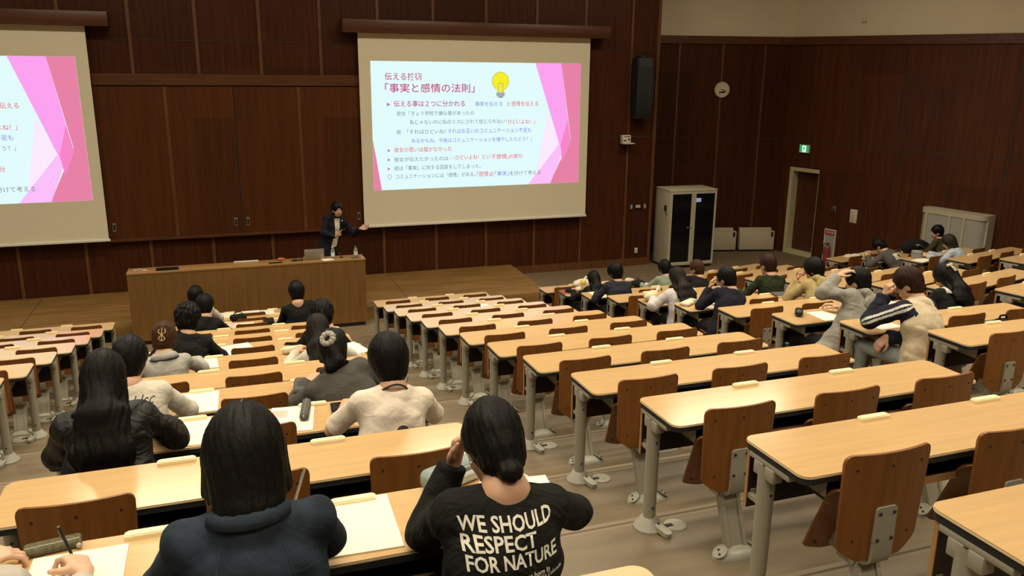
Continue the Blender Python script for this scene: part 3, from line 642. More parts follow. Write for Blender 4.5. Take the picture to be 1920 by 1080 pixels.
for x, lab, m in ((9.385, 'left grey switch plate of the three beside the rack', 'steel'), (9.57, 'white middle switch plate of the three beside the rack', 'white_plastic'), (9.75, 'right grey switch plate of the three beside the rack', 'steel')):
    t = thing('switch_plate', lab, 'switch', FW(x, -3.09, 17.66), 0, 'switch plates at the end of the front wall')
    hh = 0.055 if m == 'steel' else 0.03; ww = 0.03 if m == 'steel' else 0.055
    b = B(); b.box((-ww, -0.012, -hh), (ww, 0.02, hh), bev=0.003); b.build('plate', m, t)
    b = B(); b.box((-ww*.4, -0.018, -hh*.45), (ww*.4, -0.01, hh*.45), bev=0.002); b.build('rocker', 'white_plastic' if m == 'steel' else 'metal_grey', t)
t = thing('wall_outlet', 'pale wall outlet plate low on the front wall left of the rack', 'outlet', FW(9.57, -4.18, 17.66))
b = B(); b.box((-.035, -.012, -.06), (.035, .02, .06), bev=.003); b.build('plate', 'white_plastic', t); b = B(); b.box((-.012, -.016, -.03), (.012, -.01, .03)); b.build('socket', 'metal_grey', t)

# clock on the angled wall
SEGA = math.atan2(sg.y, sg.x)
p = segp(12.33)
t = thing('wall_clock', 'round cream wall clock with black hands on the dark panelling', 'clock', V(p[0], p[1], -0.345)); t.rotation_euler = (0, 0, SEGA)
R90 = Matrix.Rotation(math.radians(90), 4, 'X')
b = B(); b.lathe([(0.185, 0.0), (0.19, 0.02), (0.185, 0.045), (0.165, 0.05), (0.163, 0.04)], n=40, M=R90); b.build('rim', 'clock_rim', t)
b = B(); b.lathe([(0.165, 0.03), (0.165, 0.042), (0, 0.042)], n=40, M=R90); b.build('dial', 'clock_face', t)
b = B()
for k in range(12):
    a = k*math.pi/6; M = R90@Matrix.Rotation(-a, 4, 'Z'); b.box((-0.005, 0.118, 0.042), (0.005, 0.142, 0.0435), M)
b.build('hour_marks', 'dark_screw', t)
b = B(); b.box((-0.075, -0.075, 0.043), (0.065, -0.04, 0.046), R90); b.build('display_window', 'black_plastic', t)
for L_, wd_, ang in ((0.09, 0.007, 105), (0.13, 0.0055, 118)):
    b = B(); b.box((-wd_, -0.035, 0.047), (wd_, L_, 0.049), R90@Matrix.Rotation(-math.radians(ang), 4, 'Z')); b.build('clock_hand', 'black_plastic', t)
# wall heaters
for x0, x1, z0, z1, lab in ((11.90, 12.94, -4.50, -3.95, 'cream wall heater half hidden behind the grey rack'), (13.03, 13.95, -4.50, -3.95, 'cream wall heater nearest the corner by the door')):
    p = segp((x0+x1)/2); hw = (x1-x0)/2*S*1.03
    t = thing('wall_heater', lab, 'heater', V(p[0], p[1], z0)); t.rotation_euler = (0, 0, SEGA); hh = (z1-z0)*S
    b = B(); b.box((-hw, -0.16, 0), (hw, -0.01, hh-0.05), bev=0.008); b.box((-hw, -0.10, hh-0.05), (hw-0.07, -0.01, hh+0.03), bev=0.008); b.build('casing', 'heater_beige', t)
    b = B(); b.box((hw-0.09, -0.166, hh-0.19), (hw-0.035, -0.158, hh-0.07), bev=0.003); b.build('control_panel', 'black_plastic', t)
    b = B(); b.box((hw-0.22, -0.1625, 0.10), (hw-0.10, -0.159, 0.112)); b.build('name_plate', 'grey_panel', t)
# equipment rack
t = thing('equipment_rack', 'tall beige equipment rack with two black glass doors', 'rack', V(10.72, 17.42, -ZF)); t.rotation_euler = (0, 0, -0.035)
w_, d_, h_ = 0.625*S, 0.37*S, 1.905*S
b = B(); b.box((-w_, -d_, 0.06), (w_, d_, h_), bev=0.006); b.mi = 1; b.box((-w_+0.03, -d_+0.04, 0.0), (w_-0.03, d_-0.03, 0.06)); b.build('cabinet_body', ['cabinet_beige', 'edge_black'], t)
b = B(); b.box((-w_-0.008, -d_-0.012, h_-0.03), (w_+0.008, d_, h_+0.008), bev=0.004); b.mi = 1; b.box((-0.03, -0.10, h_+0.008), (0.04, -0.085, h_+0.012)); b.build('top_cover', ['cabinet_beige', 'grey_panel'], t)
for k in (-1, 1):
    x0, x1 = (-w_+0.01, -0.012) if k < 0 else (0.012, w_-0.01)
    b = B(); f = 0.045
    b.box((x0, -d_-0.02, 0.08), (x0+f, -d_-0.002, h_-0.04)); b.box((x1-f, -d_-0.02, 0.08), (x1, -d_-0.002, h_-0.04)); b.box((x0+f, -d_-0.02, 0.08), (x1-f, -d_-0.002, 0.15)); b.box((x0+f, -d_-0.02, h_-0.085), (x1-f, -d_-0.002, h_-0.04))
    d = b.build('door', 'cabinet_beige', t, smooth=0)
    b = B(); b.box((x0+f, -d_-0.012, 0.15), (x1-f, -d_-0.006, h_-0.085)); b.build('glass', 'glass_black', d, smooth=0)
    if k < 0:
        b = B(); b.box((x1-f-0.10, -d_-0.035, 0.94), (x1-0.02, -d_-0.021, 0.965), bev=0.004); b.build('handle', 'steel', d)
    else:
        mat('rack_display', (0.1, 0.1, 0.2), 0.4, emit=(0.42, 0.42, 0.72), estr=0.6)
        b = B(); b.box((x0+f+0.005, -d_-0.015, h_-0.28), (x0+f+0.13, -d_-0.0115, h_-0.19), bev=0.002); b.build('status_display', 'rack_display', d)
b = B(); b.box((-w_-0.03, -d_+0.14, h_-0.48), (-w_+0.001, -d_+0.22, h_-0.36), bev=0.006); b.tube([(-w_-0.015, -d_+0.17, h_-0.47), (-w_-0.02, -d_+0.13, h_-0.53), (-w_-0.02, -d_+0.09, h_-0.57)], 0.012, 8); b.build('side_handset', 'black_plastic', t)

# ------------------------------------------------------------ right side wall
WANG = math.atan2(wd.y, wd.x)                              # local x runs along the wall towards the camera, -y into the room
def wthing(name, lab, cat, s, z, group=None):
    t = thing(name, lab, cat, wV(s, z), 0, group); t.rotation_euler = (0, 0, WANG); return t
t = wthing('door', 'dark red-brown side door in a cream frame near the corner', 'door', 0.276, -ZF); t.name = 'door_1'; t['kind'] = 'structure'
dw, dh, dp = 0.924*S, 2.273*S, 0.20
b = B(); b.box((0, 0.0, 0), (0.10, dp+0.06, dh)); b.box((dw-0.06, 0.06, 0), (dw, dp+0.06, dh)); b.box((0.10, 0.0, dh-0.09), (dw, dp+0.06, dh)); b.box((0.10, 0.0, 0), (dw, dp+0.06, 0.09)); b.build('door_frame', 'door_frame', t, smooth=0)
b = B(); b.box((0.10, dp, 0.09), (dw-0.06, dp+0.045, dh-0.09)); b.build('door_leaf', 'door_wood', t, smooth=0)
b = B(); b.box((dw-0.14, dp-0.05, 0.85), (dw-0.11, dp, 1.15), bev=0.006); b.build('door_handle', 'steel', t)
t = wthing('exit_sign', 'small lit green exit sign with running figure above the door', 'exit sign', 0.70, -1.885)
ew, eh = 0.15*S, 0.205*S
b = B(); b.box((-ew, -0.05, 0), (ew, -0.005, eh), bev=0.004); b.mi = 1; b.box((-ew+.01, -0.052, .01), (ew-.01, -0.049, eh-.01)); b.build('sign_box', ['white_plastic', 'exit_green'], t)
b = B()
b.box((-0.055, -0.0535, 0.02), (0.06, -0.0515, eh-0.02)); b.build('lit_panel', 'exit_white', t)
b = B(); b.ball((0.012, -0.0545, 0.148), (0.013, 0.002, 0.013), 10)
def limb(p, q, r=0.008): b.cone((p[0], -0.0545, p[1]), (q[0], -0.0545, q[1]), r, r*.8, 6)
limb((0.008, .132), (-0.006, .095), .012); limb((0.004, .128), (-.022, .118)); limb((-.022, .118), (-.03, .098)); limb((0.006, .128), (.03, .112)); limb((-.004, .095), (.02, .072)); limb((.02, .072), (.012, .04)); limb((-.008, .093), (-.022, .066)); limb((-.022, .066), (-.045, .06)); b.build('running_figure', 'exit_green', t)
t = wthing('light_switch', 'small grey switch plate on the side wall right of the door', 'switch', 1.735, -3.18)
b = B(); b.box((-.055, -.012, -.055), (.055, .01, .06), bev=.004); b.build('plate', 'steel', t); b = B(); b.box((-.02, -.018, -.055), (.02, -.01, .03)); b.build('rocker', 'dark_screw', t)
t = wthing('wall_panel', 'pale rectangular control panel on the side wall above the extinguisher niche', 'control panel', 2.32, -3.445)
b = B(); b.box((-.09, -.02, 0), (.09, .01, .31), bev=.005); b.build('cover', 'white_plastic', t); b = B(); b.box((-.06, -.023, .03), (.06, -.018, .28), bev=.003); b.build('inner_plate', 'heater_beige', t)
t = wthing('extinguisher_cabinet', 'white framed wall niche with red sign holding a fire extinguisher', 'extinguisher niche', 1.72, -ZF)
nw, nh = 0.165*S, 0.845*S
b = B(); b.box((-nw, -.03, 0), (-nw+.025, .005, nh)); b.box((nw-.025, -.03, 0), (nw, .005, nh)); b.box((-nw+.025, -.03, nh-.025), (nw-.025, .005, nh)); b.build('frame', 'white_plastic', t, smooth=0)
b = B(); b.box((-nw+.025, -.008, 0), (nw-.025, .004, nh-.025)); b.build('back_plate', 'grey_panel', t, smooth=0)
b = B(); b.box((-nw+.025, -.028, nh-.125), (nw-.025, -.006, nh-.025)); sgp = b.build('sign_plate', 'red_paint', t, smooth=0)
me = text_fit('消火器', 0.20, 0.055, 0.02); me.materials.append(MATS['white_plastic']); o = link('sign_text', me, sgp); o.matrix_local = Matrix.Translation((-0.10, -0.0295, nh-.075))@WALLROT
t = thing('fire_extinguisher', 'red fire extinguisher standing inside the white framed niche', 'fire extinguisher', wV(1.74, -ZF, -0.10)); t.rotation_euler = (0, 0, WANG)
b = B(); b.lathe([(.0, 0), (.068, 0), (.07, .02), (.07, .36), (.055, .40), (.025, .425), (.02, .44), (0, .44)], n=20); b.build('cylinder', 'red_dark', t)
b = B(); b.tube([(-.05, 0, .475), (.0, 0, .455), (.07, 0, .49)], .008, 6); b.cone((0, 0, .43), (0, 0, .47), .022, .02, 10); b.build('valve_lever', 'black_plastic', t)
b = B(); b.tube([(0, -.02, .455), (-.08, -.03, .46), (-.10, -.03, .38), (-.08, -.03, .20)], .011, 8); b.build('hose', 'black_plastic', t)
# big air-conditioning unit against the side wall
t = wthing('air_conditioner', 'big cream floor-standing air conditioner with grey front panels at the side wall', 'air conditioner', 4.95, -4.15)
aw, ah, ad = 0.735*S, 1.385*S, 0.36
o1 = [(-aw, 0), (-aw, -ad*.45)]+[(-aw+.16-.16*math.cos(math.radians(a)), -ad*.55-.16*math.sin(math.radians(a))) for a in (15, 35, 55, 75, 90)]
o1 += [(aw-.16+.16*math.sin(math.radians(a)), -ad*.55-.16*math.cos(math.radians(a))) for a in (0, 15, 35, 55, 75)]+[(aw-0.0, -ad*.45), (aw, 0)]
o2 = [(x*.97, y*.96) for x, y in o1]
b = B(); b.prism(list(reversed(o1)), ah-.10, ah); b.prism(list(reversed(o1)), 0, .06); b.mi = 1; b.prism(list(reversed(o2)), .06, ah-.10); b.mi = 0
b.box((-aw+.02, -.05, .0), (-aw+.10, -.01, ah)); b.build('housing', ['cabinet_beige', 'grey_panel'], t, smooth=40)
for x in (-aw+.18, -.02, aw-.42, aw-.05):
    b = B(); wv = .022 if x < aw-.1 else .05; b.box((x-wv, -ad-.005 if x < aw-.1 else -.24, .06), (x+wv, -ad+.03 if x < aw-.1 else .0, ah-.10)); b.build('divider', 'cabinet_beige', t, smooth=0)
t = wthing('wall_sensor', 'small white box sensor high on the plaster side wall', 'sensor', 2.03, 1.30)
b = B(); b.box((-.05, -.06, -.055), (.05, .0, .055), bev=.006); b.build('housing', 'white_plastic', t); b = B(); b.cone((0, -.058, 0), (0, -.064, 0), .012, .010, 10); b.build('sensor_eye', 'grey_panel', t)

# ------------------------------------------------------------ people: bodies grown as one smooth surface from tapered limbs
NA = np.array
class SDF:
    def __init__(s, lo, hi, h):
        s.lo = NA(lo, float); s.h = h; n = np.ceil((NA(hi, float)-s.lo)/h).astype(int)+1
        s.n = n; s.d = np.full(tuple(n), 0.15, np.float32); s.ax = [s.lo[i]+h*np.arange(n[i]) for i in range(3)]
    def put(s, fn, c, rad, k=0.02, sub=False):
        c = NA(c, float); rad = NA(rad, float)+k+2.5*s.h
        a = np.maximum(np.floor((c-rad-s.lo)/s.h).astype(int), 0); e = np.minimum(np.ceil((c+rad-s.lo)/s.h).astype(int)+1, s.n)
        if (a >= e).any(): return
        sl = tuple(slice(a[i], e[i]) for i in range(3))
        X = s.ax[0][sl[0]][:, None, None]; Y = s.ax[1][sl[1]][None, :, None]; Z = s.ax[2][sl[2]][None, None, :]
        q = fn(X, Y, Z).astype(np.float32); d = s.d[sl]
        if sub: d = -d
        h = np.clip(0.5+0.5*(q-d)/k, 0, 1); r = q*(1-h)+d*h-k*h*(1-h)
        s.d[sl] = -r if sub else r
    def cap(s, p0, p1, r0, r1=None, k=0.02, F=None, sc=(1, 1, 1), sub=False):
        r1 = r0 if r1 is None else r1; p0 = NA(p0, float); p1 = NA(p1, float); F = np.eye(3) if F is None else F; sc = NA(sc, float); m = sc.min()
        ba = (F@(p1-p0))/sc; L = max(1e-9, ba@ba)
        def fn(X, Y, Z):
            x, y, z = X-p0[0], Y-p0[1], Z-p0[2]
            u = [(F[i, 0]*x+F[i, 1]*y+F[i, 2]*z)/sc[i] for i in range(3)]
            t = np.clip((u[0]*ba[0]+u[1]*ba[1]+u[2]*ba[2])/L, 0, 1)
            return (np.sqrt((u[0]-t*ba[0])**2+(u[1]-t*ba[1])**2+(u[2]-t*ba[2])**2)-(r0+(r1-r0)*t))*m
        rr = max(r0, r1)*sc.max()
        s.put(fn, (p0+p1)/2, np.abs(p1-p0)/2+rr, k, sub)
    def ell(s, c, r, F=None, k=0.02, sub=False):
        c = NA(c, float); r = NA(r, float); F = np.eye(3) if F is None else F
        def fn(X, Y, Z):
            x, y, z = X-c[0], Y-c[1], Z-c[2]; u = [F[i, 0]*x+F[i, 1]*y+F[i, 2]*z for i in range(3)]
            k0 = np.sqrt(sum((u[i]/r[i])**2 for i in range(3))); k1 = np.sqrt(sum((u[i]/r[i]**2)**2 for i in range(3)))+1e-9
            return k0*(k0-1)/k1
        s.put(fn, c, [r.max()]*3, k, sub)
    def plane(s, p, n, k=0.006):                        # keep what lies on the side n points away from
        p = NA(p, float); n = NA(n, float)/np.linalg.norm(n)
        X = s.ax[0][:, None, None]; Y = s.ax[1][None, :, None]; Z = s.ax[2][None, None, :]
        s.d = np.maximum(s.d, ((X-p[0])*n[0]+(Y-p[1])*n[1]+(Z-p[2])*n[2]).astype(np.float32))
    def noise(s, amp, freq, seed=1, fn=None, crease=False):
        ix = np.nonzero(np.abs(s.d) < amp*2+s.h*2)
        P = np.stack([s.ax[i][ix[i]] for i in range(3)], 1); rg = np.random.RandomState(seed); v = 0
        for i in range(6):
            d = rg.normal(size=3); d *= freq*(0.6+0.9*rg.rand())/np.linalg.norm(d); v = v+np.sin(P@d+6.28*rg.rand()+1.3*np.sin(P@(d[[1, 2, 0]]*0.6)))
        v = v/3.0
        if crease: v = 1-2.6*np.abs(v)
        if fn is not None: v = v*0.5+fn(P)
        s.d[ix] += (amp*v).astype(np.float32)
    def mesh(s):
        D = s.d; n = s.n; ins = D < 0
        ins[0] = ins[-1] = False; ins[:, 0] = ins[:, -1] = False; ins[:, :, 0] = ins[:, :, -1] = False
        c = np.zeros(tuple(n-1), np.int8)
        for i in (0, 1):
            for j in (0, 1):
                for k in (0, 1): c += ins[i:n[0]-1+i, j:n[1]-1+j, k:n[2]-1+k]
        act = (c > 0) & (c < 8); idx = -np.ones(tuple(n-1), np.int32); A = np.nonzero(act); m = len(A[0]); idx[A] = np.arange(m)
        cor = {}
        for i in (0, 1):
            for j in (0, 1):
                for k in (0, 1): cor[i, j, k] = np.where(ins[A[0]+i, A[1]+j, A[2]+k], np.minimum(D[A[0]+i, A[1]+j, A[2]+k], -1e-6), np.maximum(D[A[0]+i, A[1]+j, A[2]+k], 1e-6))
        acc = np.zeros((m, 3)); cnt = np.zeros(m)
        for a, b in [((0, j, k), (1, j, k)) for j in (0, 1) for k in (0, 1)]+[((i, 0, k), (i, 1, k)) for i in (0, 1) for k in (0, 1)]+[((i, j, 0), (i, j, 1)) for i in (0, 1) for j in (0, 1)]:
            da, db = cor[a], cor[b]; x = (da < 0) != (db < 0); t = np.where(x, da/(da-db+1e-12), 0)
            for q in range(3): acc[:, q] += np.where(x, a[q]+(b[q]-a[q])*t, 0)
            cnt += x
        Vt = s.lo+s.h*(np.stack(A, 1)+acc/np.maximum(cnt, 1)[:, None]); F = []
        for ax in range(3):
            sl0 = [slice(1, n[q]-1) for q in range(3)]; sl1 = list(sl0); sl0[ax] = slice(0, n[ax]-1); sl1[ax] = slice(1, n[ax])
            a = ins[tuple(sl0)]; b = ins[tuple(sl1)]; X = np.nonzero(a != b)
            off = [1, 1, 1]; off[ax] = 0; P = [X[q]+off[q] for q in range(3)]; o1, o2 = [q for q in range(3) if q != ax]
            def at_(d1, d2):
                Q = [p.copy() for p in P]; Q[o1] = Q[o1]-d1; Q[o2] = Q[o2]-d2; return idx[tuple(Q)]
            q = np.stack([at_(1, 1), at_(0, 1), at_(0, 0), at_(1, 0)], 1); fl = a[X] if ax != 1 else ~a[X]
            q[~fl] = q[~fl][:, ::-1]; F.append(q)
        F = np.concatenate(F); F = F[(F >= 0).all(1)]
        return Vt, F
def np_mesh(name, V_, F, mats, mi=None):
    me = bpy.data.meshes.new(name); me.vertices.add(len(V_)); me.vertices.foreach_set('co', V_.astype(np.float32).ravel())
    me.loops.add(F.size); me.loops.foreach_set('vertex_index', F.astype(np.int32).ravel()); me.polygons.add(len(F))
    me.polygons.foreach_set('loop_start', np.arange(0, F.size, 4, dtype=np.int32)); me.polygons.foreach_set('loop_total', np.full(len(F), 4, np.int32))
    me.polygons.foreach_set('use_smooth', np.ones(len(F), bool))
    for m in (mats if isinstance(mats, (list, tuple)) else [mats]): me.materials.append(MATS[m])
    if mi is not None: me.polygons.foreach_set('material_index', mi.astype(np.int32))
    me.update(); me.validate(); return me
def unit(v): v = NA(v, float); return v/max(1e-9, np.linalg.norm(v))
def rotm(pitch=0, yaw=0, roll=0):                       # rows of the result: right, forward, up in person space
    return NA((Matrix.Rotation(math.radians(yaw), 3, 'Z')@Matrix.Rotation(math.radians(-pitch), 3, 'X')@Matrix.Rotation(math.radians(roll), 3, 'Y')).transposed())
def ik(a, b, l1, l2, pole):
    d = b-a; L = np.linalg.norm(d); L2 = min(L, (l1+l2)*0.995); u = d/max(L, 1e-6); b = a+u*L2
    x = (l1*l1-l2*l2+L2*L2)/(2*L2); h = math.sqrt(max(0.0, l1*l1-x*x)); p = NA(pole, float); p = unit(p-u*(p@u)); return a+u*x+p*h, b
def hand(sd, w, dr, nrm, right, curl=(25, 35, 20), th=0.0, sp=1.0, k=0.006, hs=1.0, fr=1.0):
    dr = unit(dr); nrm = unit(NA(nrm)-dr*(NA(nrm)@dr)); tb = np.cross(nrm, dr)*(-1 if right else 1); out = []
    base = [(0.086, 0.030), (0.090, 0.010), (0.086, -0.011), (0.078, -0.030)]; seg = [(.042, .025, .021), (.046, .028, .022), (.042, .026, .021), (.033, .021, .018)]
    for i, ((f, l), sg_) in enumerate(zip(base, seg)):
        b = w+(dr*f+tb*l*sp)*hs; sd.cap(w+dr*0.012+tb*l*0.55*hs, b, .0145*hs, .0115*hs, .012)
        ang = 0; p = b; c0_ = curl[i] if isinstance(curl[0], (tuple, list)) else curl
        for j in range(3):
            ang += math.radians(c0_[j]); v = dr*math.cos(ang)+nrm*math.sin(ang)+tb*l*(3.2*(sp-0.8)); q = p+unit(v)*sg_[j]*hs
            sd.cap(p, q, (.0092-.0008*j)*hs*fr, (.0084-.0008*j)*hs*fr, k); p = q
        out.append(p)
    p = w+(dr*.022+tb*.024)*hs; v = unit(dr*.75+tb*.75+nrm*(.35+th)); q = p+v*.042*hs; sd.cap(p, q, .0145*hs, .0115*hs, .010)
    v = unit(dr*.9+tb*.25+nrm*(.35+th)); p, q = q, q+v*.031*hs; sd.cap(p, q, .0108*hs*fr, .0095*hs*fr, k); v = unit(dr+nrm*(.3+th)); p, q = q, q+v*.025*hs; sd.cap(p, q, .0095*hs*fr, .008*hs*fr, k)
    out.append(q); return out
# cloth, hair and skin
mat('skin', (0.58, 0.335, 0.215), 0.5, var=0.06, scale=(14, 14, 14)); mat('skin_pale', (0.66, 0.41, 0.28), 0.5, var=0.05, scale=(14, 14, 14))
mat('eye_white', (0.8, 0.78, 0.72), 0.3); mat('eye_dark', (0.02, 0.012, 0.01), 0.25)
def hairmat(n, c, rough=0.48): mat(n, c, rough, var=0.35, scale=(110, 110, 5), bump=0.22, spec=0.13)
hairmat('hair_black', (0.0062, 0.0054, 0.005)); hairmat('hair_soft', (0.013, 0.0105, 0.009)); hairmat('hair_brown', (0.055, 0.024, 0.012)); hairmat('hair_dark_brown', (0.03, 0.013, 0.009)); hairmat('hair_grey_brown', (0.028, 0.022, 0.018))
def wrinkle(n, st=0.2):
    nt = MATS[n].node_tree; N, L = nt.nodes, nt.links; b = N['Principled BSDF']; tc = N.new('ShaderNodeTexCoord'); nz = N.new('ShaderNodeTexNoise')
    nz.inputs['Scale'].default_value = 8.5; nz.inputs['Detail'].default_value = 2.5; nz.inputs['Distortion'].default_value = 1.8; L.new(tc.outputs['Object'], nz.inputs['Vector'])
    rp = N.new('ShaderNodeValToRGB'); rp.color_ramp.elements[0].position = .35; rp.color_ramp.elements[1].position = .62; L.new(nz.outputs['Fac'], rp.inputs[0])
    bp = N.new('ShaderNodeBump'); bp.inputs['Strength'].default_value = st; bp.inputs['Distance'].default_value = 0.02; L.new(rp.outputs[0], bp.inputs['Height'])
    if b.inputs['Normal'].links: L.new(b.inputs['Normal'].links[0].from_socket, bp.inputs['Normal'])
    L.new(bp.outputs[0], b.inputs['Normal'])
def cloth(n, c, var=0.08, sc=40, bump=0.12, rough=0.9, sheen=0.0): mat(n, c, rough, var=var, scale=(sc, sc, sc), bump=bump, spec=0.2, sheen=sheen); wrinkle(n, .14 if n == 'denim_dark' else (.35 if max(c) < .06 else .16))
cloth('denim_dark', (0.024, 0.034, 0.052), 0.5, 9, 0.2); cloth('tee_black', (0.011, 0.011, 0.010)); mat('leather_black', (0.010, 0.0095, 0.009), 0.5, var=0.3, scale=(12, 12, 12), bump=0.3, spec=0.35)
cloth('knit_white', (0.66, 0.61, 0.52), 0.05, 70, 0.3); cloth('polo_grey', (0.42, 0.40, 0.36), 0.06); cloth('jacket_black', (0.013, 0.012, 0.012)); cloth('shirt_white', (0.72, 0.66, 0.56)); cloth('knit_grey', (0.085, 0.078, 0.068), 0.15, 120, 0.3)
cloth('tee_cream', (0.78, 0.68, 0.58), 0.03, 60, 0.15); cloth('suit_navy', (0.026, 0.027, 0.042)); cloth('shirt_cool', (0.58, 0.56, 0.58)); cloth('suit_dark', (0.014, 0.014, 0.024)); cloth('knit_green', (0.022, 0.028, 0.012)); cloth('hood_beige', (0.42, 0.32, 0.15))
cloth('hood_grey', (0.30, 0.285, 0.255)); cloth('jacket_beige', (0.64, 0.53, 0.38), 0.05); cloth('jacket_navy', (0.016, 0.016, 0.032)); cloth('jacket_white', (0.68, 0.66, 0.62)); cloth('tee_green', (0.25, 0.29, 0.22)); cloth('jacket_grey', (0.085, 0.078, 0.075)); cloth('jacket_brown', (0.055, 0.040, 0.020))
cloth('shirt_blue', (0.42, 0.48, 0.56)); cloth('trousers_dark', (0.015, 0.015, 0.018)); cloth('jeans_pale', (0.30, 0.34, 0.34)); cloth('sleeve_pale', (0.52, 0.48, 0.43)); mat('shoe_dark', (0.02, 0.02, 0.02), 0.6); mat('shoe_white', (0.6, 0.6, 0.57), 0.6)
mat('gold_metal', (0.65, 0.48, 0.25), 0.3, metal=0.7); mat('scrunchie_grey', (0.36, 0.34, 0.30), 0.8, var=0.2, scale=(60, 60, 60)); mat('print_white', (0.80, 0.76, 0.66), 0.8); mat('print_dark', (0.04, 0.04, 0.05), 0.8); mat('lanyard_black', (0.01, 0.01, 0.01), 0.6)
wrinkle('leather_black', .45)
from mathutils.bvhtree import BVHTree
def onto(me, src, M, dirn, off=0.0025):
    """press a flat mesh (placed by M) onto a surface along dirn (person space)"""
    t = bmesh.new(); t.from_mesh(src); bv = BVHTree.FromBMesh(t); d = Vector(dirn).normalized()
    b2 = bmesh.new(); b2.from_mesh(me); bmesh.ops.triangulate(b2, faces=b2.faces[:])
    for _ in range(5 if len(b2.verts) < 40 else 2):
        ed = [e for e in b2.edges if (M@e.verts[0].co-M@e.verts[1].co).length > 0.012]
        if ed: bmesh.ops.subdivide_edges(b2, edges=ed, cuts=1)
        bmesh.ops.triangulate(b2, faces=b2.faces[:])
    H_ = []
    for v in b2.verts:
        p = M@v.co; h = bv.ray_cast(p-d*0.5, d)[0]; H_.append((v, p, None if h is None else (h-p).dot(d)))
    ok = sorted(x[2] for x in H_ if x[2] is not None); md = ok[len(ok)//2] if ok else 0.0
    for v, p, q in H_: v.co = p+d*((q if q is not None and abs(q-md) < .09 else md)-off)
    b2.to_mesh(me); b2.free(); t.free(); return me

